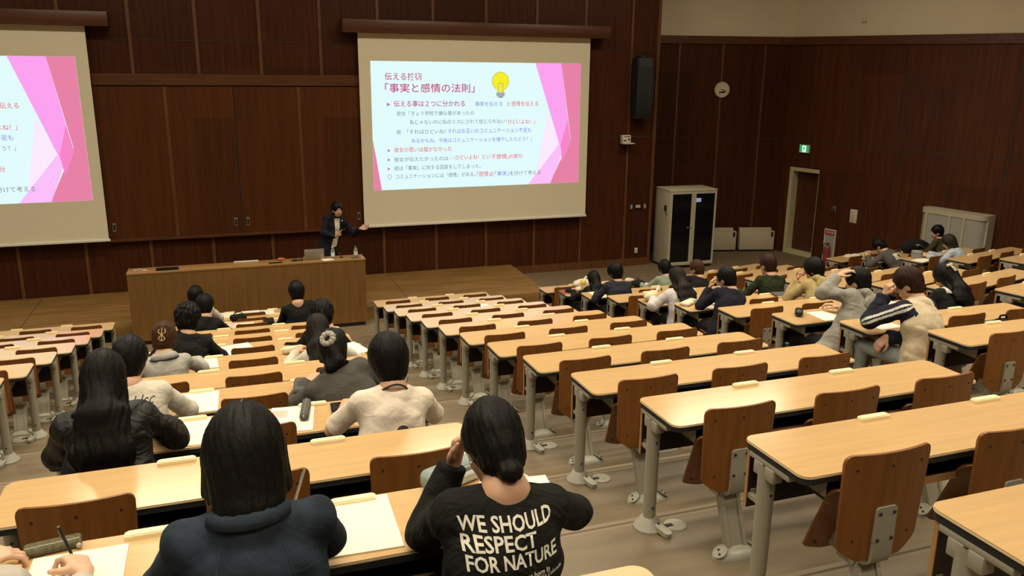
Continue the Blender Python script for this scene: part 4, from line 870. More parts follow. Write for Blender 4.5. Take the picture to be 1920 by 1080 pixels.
def person(label, where, head, pitch=20, yaw=0, roll=0, tw=0, sh=0.165, fem=False, hair=('short', 'hair_black'), top=('tee_black', 0.016), arms=None, legs='trousers_dark', skin='skin', vox=0.008, seed=1,
           sleeve=1.0, hood=None, collar=None, standing=False, hem=0.44, mi=None, hip=(0, 0, 0.52), knees=None, group=None, folds=0.006, shoes='shoe_dark', hands=True, yoke=True, armk=1.0):
    if isinstance(where[0], str):
        b_, r_, s_ = where; loc = at(b_, r_, (0.34+0.68*(s_-1))*S, -0.60); rz = desk_origin(b_, r_)[1]
    else: loc, rz = where
    t = thing('person', label, 'person', loc, rz, group)
    h = vox; hc = NA(head, float); RH = rotm(pitch, yaw, roll); k_ = 0.95 if fem else 1.0
    hf = lambda x, y, z: hc+RH.T@(NA([x, y, z])*k_)
    sb = hf(0, -.028, -.085); N = sb+NA([0, -.045, -.062]); H = NA(hip, float)
    ty = math.radians(tw); ex = NA([math.cos(ty), math.sin(ty), 0]); ey = NA([-math.sin(ty), math.cos(ty), 0]); up = unit(N-H); ex = unit(ex-up*(ex@up)); ey = np.cross(up, ex); FT = NA([ex, ey, up])
    mid = H*.5+N*.5-ey*.035; chest = H*.28+N*.72-ey*.015; sh *= .86; SL = N-ex*sh+ey*.02-up*.066; SR = N+ex*sh+ey*.02-up*.066
    wr = arms or {}
    A = {}
    for sd_, s0, sg_ in (('L', SL, -1), ('R', SR, 1)):
        a = dict(wr.get(sd_, {})); w = NA(a.get('w', (0.15*sg_, 0.36, 0.725)), float)
        el, w = ik(s0, w, .275*k_*armk, .245*k_*armk, a.get('pole', (0.7*sg_, -0.35, -0.6))); a['w'] = w; a['e'] = el; a['s'] = s0; a['dir'] = NA(a.get('dir', unit(w-el)+NA([-.25*sg_, .2, 0])), float); a['n'] = NA(a.get('n', (0, 0, -1)), float); A[sd_] = a
    pts = [hf(0, 0, .16), H-NA([.22, .2, 0]), H+NA([.22, .3, 0])]+[A[q][z] for q in 'LR' for z in 'swe']
    KN = knees or {}
    LG = {}
    for sd_, sg_ in (('L', -1), ('R', 1)):
        hp = H+NA([.09*sg_, 0.0, -.02]); kn = NA(KN.get(sd_, (.12*sg_, .42, .50) if not standing else (.10*sg_, .02, .48)), float)
        an = kn+NA([0, .02, -kn[2]+.09]) if not standing else NA([.11*sg_, -.03, .09]); LG[sd_] = (hp, kn, an)
    pts += [LG[q][i]+NA([0, .12 if i == 2 else 0, -.09 if i == 2 else 0]) for q in 'LR' for i in (1, 2)]
    lo = np.min(pts, 0)-.17; hi = np.max(pts, 0)+.17; lo[2] = max(lo[2], -0.01)
    # ---- body (one continuous skin)
    sd = SDF(lo, hi, h)
    sd.ell(hf(0, -.012, .022), NA([.074, .094, .096])*k_, RH, .02); sd.ell(hf(0, .028, -.045), NA([.059, .062, .078])*k_, RH, .03); sd.cap(hf(-.02, .052, -.098), hf(.02, .052, -.098), .024, .024, .03)
    sd.cap(hf(0, .083, -.002), hf(0, .103, -.040), .009, .0145, .012); sd.cap(hf(-.034, .076, .014), hf(.034, .076, .014), .013, .013, .015)
    for e in (-1, 1):
        sd.ell(hf(.031*e, .094, -.010), NA([.016, .012, .009]), RH, .008, True); sd.ell(hf(.076*e, -.004, -.024), NA([.011, .021, .033]), RH, .008); sd.cap(hf(.04*e, .05, -.05), hf(.05*e, .03, -.02), .025, .02, .03)
    sd.cap(hf(-.017, .084, -.070), hf(.017, .084, -.070), .0075, .0075, .008); sd.cap(hf(-.013, .083, -.081), hf(.013, .083, -.081), .0075, .0075, .008)
    sd.cap(sb, N, .050*k_, .054*k_, .03); sd.cap(N, chest, .050, .08, .05, FT, (1.4, 1, 1)); sd.cap(SL, SR, .036, .036, .05)
    sd.cap(chest, mid, .082, .076, .04, FT, (1.42, 1, 1)); sd.cap(mid, H, .076, .09, .04, FT, (1.42, 1, 1))
    for q, sg_ in (('L', -1), ('R', 1)):
        a = A[q]; sd.cap(a['s'], a['e'], .038*k_, .033*k_, .025); sd.cap(a['e'], a['w'], .034*k_, .0235*k_, .02)
        if hands: a['tips'] = hand(sd, a['w'], a['dir'], a['n'], q == 'R', a.get('curl', (28, 40, 25)), a.get('th', 0.0), a.get('sp', 1.0), max(.004, h*.7), k_*.98, 1.0 if h < .007 else 1.15)
        hp, kn, an = LG[q]; sd.cap(hp, kn, .072, .05, .04); sd.cap(kn, an, .048, .034, .02); sd.cap(an-NA([0, .03, .05]), an+NA([0, .12, -.06]), .03, .026, .02)
    Vt, F = sd.mesh(); me = np_mesh('body', Vt, F, skin); body = link('body', me, t)
    # ---- eyes and brows
    b = B()
    for e in (-1, 1): b.ball(hf(.031*e, .074, -.010), .0125, 10)
    b.mi = 1
    for e in (-1, 1): b.ball(hf(.030*e, .0825, -.011), .0058, 8)
    b.build('eyes', ['eye_white', 'eye_dark'], body)
    b = B()
    for e in (-1, 1): b.tube([hf(.014*e, .091, .012), hf(.03*e, .0905, .019), hf(.047*e, .080, .014)], [.003, .0035, .002], 6)
    b.build('eyebrows', hair[1], body)
    # ---- clothes
    tm, tt = top[0], top[1]
    bz = NA([.30, .30, 0]); pl = [N+NA([0, 0, .12]), H-bz, H+bz]+[A[q][z] for q in 'LR' for z in 'swe']
    lo = np.min(pl, 0)-.11; hi = np.max(pl, 0)+.11; lo[2] = hem-.03
    sd = SDF(lo, hi, h); k2 = .04
    sd.cap(N-up*.05, chest, .056+tt*.4, .088+tt*.8, .04, FT, (1.4, 1, 1)); sd.cap(SL, SR, .038+tt*.7, .038+tt*.7, .04)
    for Q in (SL, SR): sd.cap(N-up*.020, Q, .038+tt*.3, .038+tt*.68, .04)
    if yoke: sd.ell(N-up*.016, (.070+tt*.5, .066+tt*.5, .046), FT, .03)
    sd.cap(chest, mid, .092+tt*.8, .086+tt*1.1, .045, FT, (1.45, 1, 1)); sd.cap(mid, H-up*.10, .086+tt*1.1, .100+tt*1.2, .045, FT, (1.42, 1, 1))
    for q in 'LR':
        a = A[q]; sd.cap(a['s'], a['e'], .039+tt*.68, .035+tt*.75, .022)
        if sleeve > 0.5: sd.cap(a['e'], a['e']+(a['w']-a['e'])*min(1.0, sleeve), .036+tt*.85, .025+tt*.8, .025)
    sd.noise(folds*.8, 32, seed)
    if h < .0125: sd.noise(folds*.13, 44, seed+50, None, True)
    sd.ell(N+up*.088+ey*.050, (.064, .082, .072), FT, .012, True)
    sd.plane((0, 0, hem), (0, 0, -1))
    for q in 'LR':
        a = A[q]; v = unit(a['w']-a['e'])
        if sleeve > 0.5:
            c = a['e']+(a['w']-a['e'])*(min(1.0, sleeve)-.02)
            sd.put(lambda X, Y, Z: np.maximum(-((X-c[0])*v[0]+(Y-c[1])*v[1]+(Z-c[2])*v[2]), np.sqrt((X-c[0])**2+(Y-c[1])**2+(Z-c[2])**2)-.10), c, [.10]*3, .004, True)
        else:
            v = unit(a['e']-a['s']); c = a['s']+v*.275*k_*sleeve*2
            sd.put(lambda X, Y, Z: np.maximum(-((X-c[0])*v[0]+(Y-c[1])*v[1]+(Z-c[2])*v[2]), np.sqrt((X-c[0])**2+(Y-c[1])**2+(Z-c[2])**2)-.15), c, [.15]*3, .004, True)
    Vt, F = sd.mesh(); ix = None; mm = tm
    ctx = dict(N=N, SL=SL, SR=SR, A=A, up=up, ex=ex, ey=ey, H=H, mid=mid, chest=chest, hf=hf, RH=RH, hc=hc, body=body, root=t, FT=FT)
    if mi is not None: mm, ix = mi(Vt[F].mean(1), ctx)
    shirt = link('top', np_mesh('top', Vt, F, mm, ix), t); ctx['top'] = shirt
    hv = max(h, .011); pl = [LG[q][i] for q in 'LR' for i in range(3)]+[H+NA([0, 0, .1])]
    lo = np.min(pl, 0)-.14; hi = np.max(pl, 0)+.14; lo[2] = .05; sd = SDF(lo, hi, hv)
    sd.cap(H-ex*.06, H+ex*.06, .115, .115, .04); sd.cap(H, H+up*.08, .112, .10, .04, FT, (1.35, 1, 1))
    for q in 'LR': hp, kn, an = LG[q]; sd.cap(hp, kn, .083, .066, .04); sd.cap(kn, an, .062, .052, .03)
    sd.plane((0, 0, .09), (0, 0, -1)); Vt, F = sd.mesh(); link('trousers', np_mesh('trousers', Vt, F, legs), t)
    for q in 'LR':
        hp, kn, an = LG[q]; b = B(); p = an+NA([0, .035, -.055]); b.ball((p[0], p[1], .042), (.045, .13, .042), 14); b.ball((p[0], p[1]-.06, .055), (.042, .06, .055), 12); b.build('shoe', shoes, t)
    # ---- hair
    st, hm = hair[0], hair[1]; th_ = {'short': .023, 'bowl': .033, 'curly': .038, 'bob': .027, 'long': .024, 'bun': .018, 'pony': .022, 'claw': .022}[st]; L = hair[2] if len(hair) > 2 else .3
    hv = min(h, .008) if h < .010 else h
    lo = hc-NA([.2, .26, .2]); hi = hc+NA([.2, .2, .2])
    back = lambda q, o=.0: (N*(1-q)+mid*q if q <= 1 else mid)-ey*(.118*min(1, .45+q)+tt+o)
    if st in ('long', 'bob', 'pony', 'claw'): lo[2] = hc[2]-max(.24, L+.12); lo[1] = min(lo[1], mid[1]-.28)
    sd = SDF(lo, hi, hv)
    sd.ell(hf(0, -.014, .024), NA([.074, .094, .096])*k_+th_, RH, .02); sd.ell(hf(0, -.046, -.046), NA([.062, .050, .076])*k_+th_*.7, RH, .03)
    if st in ('bob', 'long', 'claw', 'pony', 'bun'):
        for e in (-1, 1): sd.cap(hf(.066*e, .0, .03), hf(.070*e, -.012, -.075 if st != 'bun' else -.03), .026, .022, .02)
    if st == 'bob':
        sd.cap(hf(0, -.03, .0), N+NA([0, .02, .015]), .092, .090, .03, RH, (1.08, .95, 1))
        for e in (-1, 1): sd.cap(hf(.072*e, .0, .0), N+NA([.088*e, .045, .0]), .036, .032, .02)
    if st == 'long':
        sd.cap(hf(0, -.05, 0), N-ey*(.05+tt)+up*.03, .07, .05, .03, FT, (1.25, 1, 1)); nb = back(0)
        q1 = min(1.0, L/.45); sd.cap(N-ey*(.05+tt)+up*.03, back(q1*.5), .048, .047, .03, FT, (2.4, .85, 1)); sd.cap(back(q1*.45), back(q1), .033, .036, .03, FT, (3.3, .8, 1))
        for e in (-1, 1): sd.cap(hf(.07*e, -.015, -.03), N+ex*e*.085-ey*.03+up*.0, .030, .028, .02); sd.cap(N+ex*e*.085-ey*.03, back(q1*.6)+ex*e*.085, .03, .02, .02)
    if st == 'bun':
        sd.cap(hf(0, -.080, -.04), hf(0, -.088, -.100), .042, .030, .03); sd.ell(hf(0, -.108, -.112), (.036, .028, .032), RH, .006)
        for e in (-1, 1): sd.cap(hf(.045*e, -.06, -.07), hf(.01*e, -.09, -.105), .022, .018, .02)
    if st == 'pony':
        sd.cap(hf(-.01, -.10, .0), hf(.0, -.125, .0), .045, .03, .02); sd.cap(hf(0, -.125, -.01), N+ex*.05-ey*.06+up*.05, .038, .034, .02); sd.cap(N+ex*.05-ey*.06+up*.05, N+ex*.09-ey*.02+up*.01, .034, .02, .02); sd.cap(hf(0, -.06, -.05), N-ey*.05+up*.03, .055, .045, .03)
    if st == 'claw': sd.cap(hf(.0, -.105, -.075), hf(.01, -.10, .065), .032, .038, .02)
    am, fq = {'short': (.004, 70), 'bowl': (.0025, 60), 'curly': (.010, 85), 'bob': (.0025, 40), 'long': (.003, 40), 'bun': (.003, 50), 'pony': (.003, 50), 'claw': (.004, 60)}[st]
    def strands(P):
        q = (P-hc)@RH.T; ph = np.arctan2(q[:, 0], -q[:, 1]+.02); return .5*np.sin(46*ph+4*np.sin(q[:, 2]*18))+.4*np.sin(23*ph+2.0*np.sin(q[:, 2]*25+1))
    if h < .012: sd.noise(am, fq, seed+5, strands)
    fz = {'short': .0, 'bowl': -.008, 'curly': -.004}.get(st, .0)
    sd.ell(hf(0, .128, -.060+fz), NA([.070, .088, .112])*k_, RH, .012, True)
    if st in ('short', 'curly'):
        for e in (-1, 1): sd.ell(hf(.098*e, .014, -.048), NA([.032, .036, .050]), RH, .01, True)
    if st == 'bowl':
        for e in (-1, 1): sd.ell(hf(.10*e, .012, -.062), NA([.028, .032, .040]), RH, .01, True)
    if st == 'bun':
        for e in (-1, 1): sd.ell(hf(.105*e, .0, -.055), NA([.026, .030, .036]), RH, .01, True)
    if st == 'bob': sd.plane(N+NA([0, -.08, .022]), (0, 0.10, -1))
    Vt, F = sd.mesh(); ctx['hair'] = link('hair', np_mesh('hair', Vt, F, hm), t)
    # ---- hood, collar
    if hood:
        lo = N-NA([.2, .24, .22]); hi = N+NA([.2, .16, .16]); sd = SDF(lo, hi, h)
        for e in (-1, 1): sd.cap(N+ex*e*.085+ey*.05+up*.005, N+ex*e*.07-ey*.055+up*.03, .030, .034, .03); sd.cap(N+ex*e*.07-ey*.055+up*.03, N-ey*.09+up*.0, .034, .040, .03)
        sd.ell(N-ey*.10-up*.055, (.105, .042, .085), FT, .04); sd.noise(.005, 30, seed+9); Vt, F = sd.mesh(); link('hood', np_mesh('hood', Vt, F, hood), t)
    if collar:
        lo = N-NA([.16, .16, .12]); hi = N+NA([.16, .16, .16]); sd = SDF(lo, hi, min(h, .008)); ring = [N+ex*.076*math.sin(a)-ey*(.064*math.cos(a)-.014)+up*(.016+.022*math.cos(a)) for a in np.linspace(-2.6, 2.6, 13)]
        for p, q in zip(ring[:-1], ring[1:]): sd.cap(p-up*.016, q-up*.016, .0135, .0135, .012); sd.cap(p+up*.012, q+up*.012, .007, .007, .02)
        Vt, F = sd.mesh(); link('collar', np_mesh('collar', Vt, F, collar), t)
    return ctx

def flat_collar(c, m, r0, r1, z0, z1, name='collar', a1=2.3, th=.006):
    N = c['N']; b = B(); vs = []; fs = []; ang = np.linspace(-a1, a1, 25)
    for a in ang:
        for r_, dz in ((r0, z0), ((r0+r1)/2, z0*.55+z1*.45+.006), (r1, z1)): vs.append(N+c['ex']*r_*1.08*math.sin(a)-c['ey']*(r_*.92*math.cos(a)-.008)+c['up']*(dz+.012*math.cos(a)))
    for i in range(24):
        for k in (0, 1): fs.append((3*i+k, 3*i+k+1, 3*i+k+4, 3*i+k+3))
    b.mesh(vs, fs); o = link(name, b.data(name, m, 70), c['top']); md = o.modifiers.new('thick', 'SOLIDIFY'); md.thickness = th; return o

# ------------------------------------------------------------ the people in the hall
def line_text(lines, M0, size, src, dirn, m, name, parent, shear=0.0, step=None, bold=0.01):
    for i, (s, wdt) in enumerate(lines):
        me = text_fit(s, wdt, size[i] if isinstance(size, (list, tuple)) else size, bold)
        if shear:
            for v in me.vertices: v.co.x += v.co.y*shear
        me.materials.append(MATS[m]); onto(me, src, M0[i], dirn); link(name, me, parent)
def seam(ctx, pts, parent, m, dirn, r=.0014, name='seam'):
    t = bmesh.new(); t.from_mesh(ctx['top'].data); bv = BVHTree.FromBMesh(t); d = Vector(dirn).normalized(); P = []
    for a, b_ in zip(pts[:-1], pts[1:]):
        for k in range(6):
            p = Vector(a).lerp(Vector(b_), k/6); h = bv.ray_cast(p-d*.5, d)[0]
            if h is not None: P.append(h-d*.001)
    t.free()
    if len(P) > 1: b = B(); b.tube(P, r, 5); b.build(name, m, parent)
BACK = lambda x, z: Matrix.Translation((x, -.5, z))@WALLROT
mat('bow_pale', (0.62, 0.52, 0.42), 0.5)
cloth('denim_seam', (0.04, 0.052, 0.075))
# front rows, near the camera
c = person('woman with dark bob in dark denim jacket writing at the nearest desk', ('B', 12, 2), (-.02, .08, 1.148), 30, 0, 0, 0, .178, True, ('bob', 'hair_black'), ('denim_dark', .024), dict(R=dict(w=(.13, .40, .735), curl=(50, 60, 30), dir=(-.3, 1, -.1)), L=dict(w=(-.16, .36, .73))), vox=.006, seed=3, folds=.008)
flat_collar(c, 'denim_dark', .074, .102, .028, -.004, th=.004)
N = c['N']; zt = N[2]
seam(c, [(N[0]-.075, 0, zt-.05), (N[0]-.105, 0, zt-.16), (N[0]-.11, 0, zt-.40)], c['top'], 'denim_seam', (0, 1, 0)); seam(c, [(N[0]+.075, 0, zt-.05), (N[0]+.105, 0, zt-.16), (N[0]+.11, 0, zt-.40)], c['top'], 'denim_seam', (0, 1, 0))
def parting(c, x0, x1, n=9):
    t = bmesh.new(); t.from_mesh(c['hair'].data); bv = BVHTree.FromBMesh(t); P = []
    for k in range(n):
        a = math.radians(-28+52*k/(n-1)); o = Vector(c['hf'](x0+(x1-x0)*k/(n-1), -.014, .02)); v = Vector(c['RH'].T@NA([0, math.sin(a), math.cos(a)])); h = bv.ray_cast(o+v*.3, -v)[0]
        if h is not None: P.append(h-v*.0008)
    t.free(); b = B(); b.tube(P, [.0012]+[.0026]*(len(P)-2)+[.0012], 5); b.build('hair_parting', 'skin_part', c['hair'])
mat('skin_part', (0.16, 0.11, 0.085), 0.7); parting(c, .002, .012)
def pen(label, p0, p1, m='black_plastic', m2='steel'):
    p0 = Vector(p0); p1 = Vector(p1); t = thing('pen', label, 'pen', p0); b = B(); d = p1-p0; b.cone((0, 0, 0), d*.12, .0012, .0045, 8); b.cone(d*.12, d*.97, .0045, .0045, 10); b.build('barrel', m, t); b = B(); b.cone(d*.97, d, .0038, .003, 8); b.build('end_cap', m2, t)
    b = B(); n = d.normalized(); s_ = n.cross(Vector((0, 1, 0))).normalized()*.0055; b.tube([d*.92+s_, d*.68+s_], .0012, 5); b.build('clip', m2, t)
c = person('woman with low bun in black long-sleeved shirt with white slogan', ('B', 12, 3), (.03, .10, 1.072), 34, 3, 0, 0, .172, True, ('bun', 'hair_black'), ('tee_black', .026), dict(L=dict(w=(-.055, .225, .955), pole=(-.45, -.1, -1), dir=(.25, -.1, 1), n=(.6, -.8, 0), curl=(45, 60, 30)), R=dict(w=(.20, .36, .735), pole=(1, -.4, -.3), dir=(-.5, 1, 0))), vox=.006, seed=5, folds=.007, yoke=False)
line_text([('WE SHOULD', .272), ('RESPECT', .205), ('FOR NATURE', .268), ('CAMP7 was born in', .150), ('Boulder Colorado,USA.Colorado', .200), ('mountains and the best', .150)], [BACK(-.124, .916), BACK(-.120, .871), BACK(-.116, .826), BACK(-.030, .780), BACK(-.030, .761), BACK(-.030, .743)],
          [.039, .039, .039, .017, .016, .015], c['top'].data, (0, 1, 0), 'print_white', 'shirt_print', c['top'], bold=.022)
b = B(); b.mesh([(0, 0, 0), (.08, 0, 0), (.08, .07, 0), (0, .07, 0)], [(0, 1, 2, 3)]); me = b.data('shirt_print', 'print_white', 0); onto(me, c['top'].data, BACK(-.118, .714), (0, 1, 0)); link('shirt_print', me, c['top'])
for e_ in (-1, 1):
    b = B(); b.ball(c['hf'](.085*e_, -.01, -.055), .004, 8); b.build('earring', 'print_white', c['body'])
person('person cut by the left frame edge, only hands writing on white paper', ('B', 12, 1), (-.07, .0, 1.135), 26, 0, 0, -8, .165, True, ('short', 'hair_black'), ('sleeve_pale', .016), dict(R=dict(w=(.170, .335, .730), dir=(-.40, .8, .12), n=(-.5, .2, -.8), curl=((38, 50, 28), (52, 62, 30), (60, 68, 34), (66, 70, 36)), pole=(.6, -.4, -1), th=.25), L=dict(w=(-.130, .465, .738), dir=(.8, .45, .05), n=(.1, .2, -.95), curl=(34, 40, 25), pole=(-.8, -.2, -1))), skin='skin_pale', vox=.0048, seed=8, sleeve=.74, armk=1.12)
c = person('woman with very long straight black hair in glossy black jacket', ('B', 10, 1), (-.005, .08, 1.147), 22, -6, 0, 0, .185, True, ('long', 'hair_black', .46), ('leather_black', .036), dict(R=dict(w=(.17, .37, .735), pole=(1, -.3, -.5))), vox=.007, seed=11, folds=.010)
c = person('person in cream sweater with dark script lettering across the back', ('B', 9, 1), (-.025, .12, 1.106), 24, -8, 0, 0, .172, False, ('short', 'hair_black'), ('knit_white', .026), dict(R=dict(w=(.17, .40, .735))), vox=.008, seed=13)
line_text([('and Isc', .20)], [BACK(-.10, .925)], .05, c['top'].data, (0, 1, 0), 'print_dark', 'script_print', c['top'], shear=.35, bold=-.004)
c = person('woman with brown hair twisted up in gold claw clip, grey polo', ('B', 7, 1), (-.021, .10, 1.048), 30, -10, 0, 0, .16, True, ('claw', 'hair_brown', .1), ('polo_grey', .02), dict(R=dict(w=(.20, .42, .73))), vox=.009, seed=17, skin='skin_pale')
flat_collar(c, 'polo_grey', .066, .104, .034, -.012)
b = B(); f = c['hf']
for sx in (-1, 1): b.tube([f(.012+.022*sx, -.146, .045), f(.012+.030*sx, -.150, .015), f(.012-.005*sx, -.153, -.010), f(.012-.026*sx, -.150, -.04), f(.012-.006*sx, -.147, -.058)], .0042, 6)
b.tube([f(.012, -.148, .055), f(.012, -.155, .0), f(.012, -.148, -.06)], .004, 6); b.build('hair_clip', 'gold_metal', c['hair'])
b = B(); N = c['N']; b.tube([N+c['ex']*.106*1.08*math.sin(a)-c['ey']*(.106*.92*math.cos(a)-.008)+c['up']*(-.014+.012*math.cos(a)) for a in np.linspace(-2.2, 2.2, 19)], .0045, 6); b.build('collar_stripe', 'jacket_navy', c['top'])
person('person with thick wavy black hair in loose black jacket', ('B', 6, 1), (.093, .15, 1.119), 24, -10, 0, 0, .18, False, ('curly', 'hair_black'), ('jacket_black', .032), dict(R=dict(w=(.24, .42, .735))), vox=.009, seed=19)
person('person in black top bent over pink paper in the third row', ('B', 3, 1), (.099, .12, 1.079), 26, -6, 0, 0, .17, False, ('bowl', 'hair_black'), ('jacket_black', .022), dict(R=dict(w=(.27, .40, .73))), vox=.011, seed=23)
person('person in white shirt at the left end of the second row', ('B', 2, 1), (-.064, .12, 1.166), 18, -6, 0, 0, .175, False, ('bowl', 'hair_black'), ('shirt_white', .022), dict(R=dict(w=(.24, .44, .73))), vox=.011, seed=29)
person('person with round black hair and bare nape, wide-necked black top', ('B', 3, 3), (-.069, .10, 1.171), 22, 0, 0, 0, .185, False, ('bowl', 'hair_black'), ('tee_black', .026), {}, vox=.010, seed=31, yoke=False)
person('person with tousled black hair mostly hidden behind the long-haired woman', ('B', 6, 3), (.02, .18, 1.035), 32, 0, 0, 0, .165, False, ('curly', 'hair_black'), ('jacket_black', .02), {}, vox=.011, seed=37)
person('woman with long straight dark hair in pale top, seventh row', ('B', 7, 3), (-.103, .15, .991), 34, 0, 0, 0, .155, True, ('long', 'hair_soft', .40), ('knit_white', .02), dict(L=dict(w=(-.28, .36, .73))), vox=.009, seed=41)
c = person('woman in charcoal sweater, hair tied in pale grey scrunchie', ('B', 9, 3), (-.150, .22, 1.010), 42, -14, -6, -6, .178, True, ('pony', 'hair_black', .12), ('knit_grey', .034), dict(L=dict(w=(-.30, .40, .735)), R=dict(w=(.12, .44, .735))), vox=.007, seed=43, collar='knit_grey')
b = B(); f = c['hf']; ax = [f(-.012+.036*math.cos(a), -.150-.012*math.cos(a), .012+.036*math.sin(a)) for a in np.linspace(0, 2*math.pi, 21)]
b.tube(ax, [.017+.0045*(i % 2) for i in range(21)], 10); b.build('scrunchie', 'scrunchie_grey', c['hair'])
c = person('person with round black bowl haircut in cream T-shirt and lanyard', ('B', 10, 3), (.037, .12, 1.072), 26, 2, 0, 0, .178, False, ('bowl', 'hair_black'), ('tee_cream', .026), dict(R=dict(w=(.19, .41, .735), dir=(.1, 1, .15), curl=(48, 60, 30)), L=dict(w=(-.17, .38, .73))), vox=.0065, seed=47, sleeve=.46, folds=.008)
b = B(); N = c['N']; b.tube([N+c['ex']*.074*math.sin(a)-c['ey']*(.070*math.cos(a))+c['up']*(.052-.05*abs(math.sin(a))**2) for a in np.linspace(-2.2, 2.2, 19)], .0055, 6); b.build('lanyard', 'lanyard_black', c['body'])
b = B(); b.cone((0, 0, 0), (0, 0, .001), .034, .034, 20); me = b.data('shirt_print', 'print_dark', 0); onto(me, c['top'].data, BACK(N[0]+.012, .775), (0, 1, 0)); link('shirt_print', me, c['top'])
# right block
person('woman with long black hair at the aisle end of the second row', ('D', 2, 1), (.078, .10, .969), 26, 4, 0, 0, .15, True, ('long', 'hair_black', .30), ('tee_black', .018), {}, vox=.011, seed=53)
person('man in navy suit jacket looking left, third row of right block', ('D', 3, 1), (.006, .12, 1.101), 14, 26, 0, 0, .185, False, ('bowl', 'hair_black'), ('suit_navy', .028), {}, vox=.010, seed=59)
person('woman in grey-green top half hidden behind the white blouse', ('D', 2, 3), (.060, .08, 1.061), 22, 8, 0, 0, .16, True, ('bowl', 'hair_black'), ('tee_green', .024), dict(L=dict(w=(-.20, .34, .73))), vox=.011, seed=61)
c = person('woman with long dark hair in loose pale blouse by the aisle', ('D', 5, 1), (-.014, .15, 1.059), 30, 4, 0, 0, .168, True, ('long', 'hair_soft', .26), ('shirt_cool', .036), dict(L=dict(w=(-.22, .32, .74), pole=(-1, -.5, -.5))), vox=.009, seed=67, hem=.30, folds=.010)
person('man with brown hair in black jacket seated near the tall rack', ('D', 3, 3), (.118, .12, 1.056), 14, 28, 0, 0, .175, False, ('short', 'hair_brown'), ('jacket_black', .024), {}, vox=.010, seed=71)
person('man in dark suit with left hand at his face, sixth row', ('D', 6, 1), (.111, .18, 1.057), 22, 24, 0, 0, .18, False, ('short', 'hair_black'), ('suit_dark', .028), dict(L=dict(w=(-.02, .30, .92), pole=(-.7, -.1, -1), dir=(.25, .05, 1), n=(.9, -.3, 0), curl=(40, 55, 30))), vox=.009, seed=73, hem=.36)
person('man with brown hair in dark green knit sweater', ('D', 5, 3), (.031, .12, 1.144), 12, 14, 0, 0, .182, False, ('short', 'hair_dark_brown'), ('knit_green', .026), dict(L=dict(w=(-.22, .36, .735))), vox=.009, seed=79)
person('man in sand-coloured hoodie with left hand at his mouth', ('D', 6, 3), (.064, .20, 1.072), 14, 40, 0, 0, .175, False, ('bowl', 'hair_black'), ('hood_beige', .034), dict(L=dict(w=(-.09, .29, .93), pole=(-.5, .1, -1), dir=(.3, -.05, 1), n=(.8, -.5, 0), curl=(55, 70, 40))), vox=.009, seed=83, hood='hood_beige', folds=.010)
c = person('man in grey hoodie with left arm raised, hand on his head', ('D', 8, 1), (.250, .12, 1.082), 16, 34, 4, 8, .175, False, ('short', 'hair_black'), ('hood_grey', .032), dict(L=dict(w=(.045, .16, 1.135), pole=(-1, .0, -.25), dir=(.65, -.25, .45), n=(.5, -.1, -.8), curl=(18, 26, 15)), R=dict(w=(.34, .42, .735))), vox=.007, seed=89, hood='hood_grey', hem=.34, folds=.010)
def varsity(P, c):
    N, ex = c['N'], c['ex']; A = c['A']; idx = np.zeros(len(P), int); best = np.full(len(P), 9.0); ang = np.zeros(len(P))
    for q in 'LR':
        for a, e in ((A[q]['s'], A[q]['e']), (A[q]['e'], A[q]['w'])):
            d = e-a; t = np.clip((P-a)@d/(d@d), 0, 1); r = P-(a+t[:, None]*d); dist = np.linalg.norm(r, axis=1); m = dist < best
            out = unit(np.cross(d, NA([0, .4, 1]) if q == 'R' else -NA([0, .4, 1]))); sd_ = unit(np.cross(d, out))
            an = np.degrees(np.arctan2(r@sd_, r@out)); ang = np.where(m, an, ang); best = np.where(m, dist, best)
    lat = np.abs((P-N)@ex); tors = (lat < .150) & (best > .055) | (best > .105)
    idx[~tors] = 1; st = (~tors) & ((np.abs(ang+12) < 9) | (np.abs(ang-18) < 9)); idx[st] = 2
    idx[tors & (np.abs(lat-.158) < .010) & (best < .12)] = 1
    return ['jacket_beige', 'jacket_navy', 'jacket_white'], idx
c = person('man in cream jacket with navy striped sleeves, hand at his face', ('D', 9, 1), (-.016, .20, 1.097), 26, 40, 0, 14, .185, False, ('short', 'hair_dark_brown'), ('jacket_beige', .040), dict(L=dict(w=(-.17, .27, .98), pole=(-.8, -.25, -1), dir=(.2, -.05, 1), n=(.9, -.2, 0), curl=(50, 65, 35)), R=dict(w=(-.21, .15, .665), pole=(.3, -.5, -1), dir=(-.5, .2, -.6), n=(-.4, .3, -.8), curl=(25, 30, 20))), legs='jeans_pale', vox=.007, seed=97, mi=varsity, hem=.36, folds=.009, knees=dict(L=(-.20, .42, .52)))
c = person('woman with pale bow clip and white collar over black top', ('D', 8, 3), (.062, .15, 1.036), 34, 20, 0, 0, .172, True, ('long', 'hair_black', .20), ('tee_black', .03), {}, vox=.008, seed=101)
b = B(); f = c['hf']
for sx in (-1, 1): b.ball(f(-.045+.028*sx, -.118, .088), (.026, .014, .016), 10); b.tube([f(-.045+.004*sx, -.120, .084), f(-.045+.016*sx, -.142, .05), f(-.045+.014*sx, -.148, .01)], .006, 6)
b.ball(f(-.045, -.125, .088), .013, 8); b.build('hair_bow', 'bow_pale', c['hair'])
flat_collar(c, 'jacket_white', .072, .150, .040, -.040, 'white_collar')
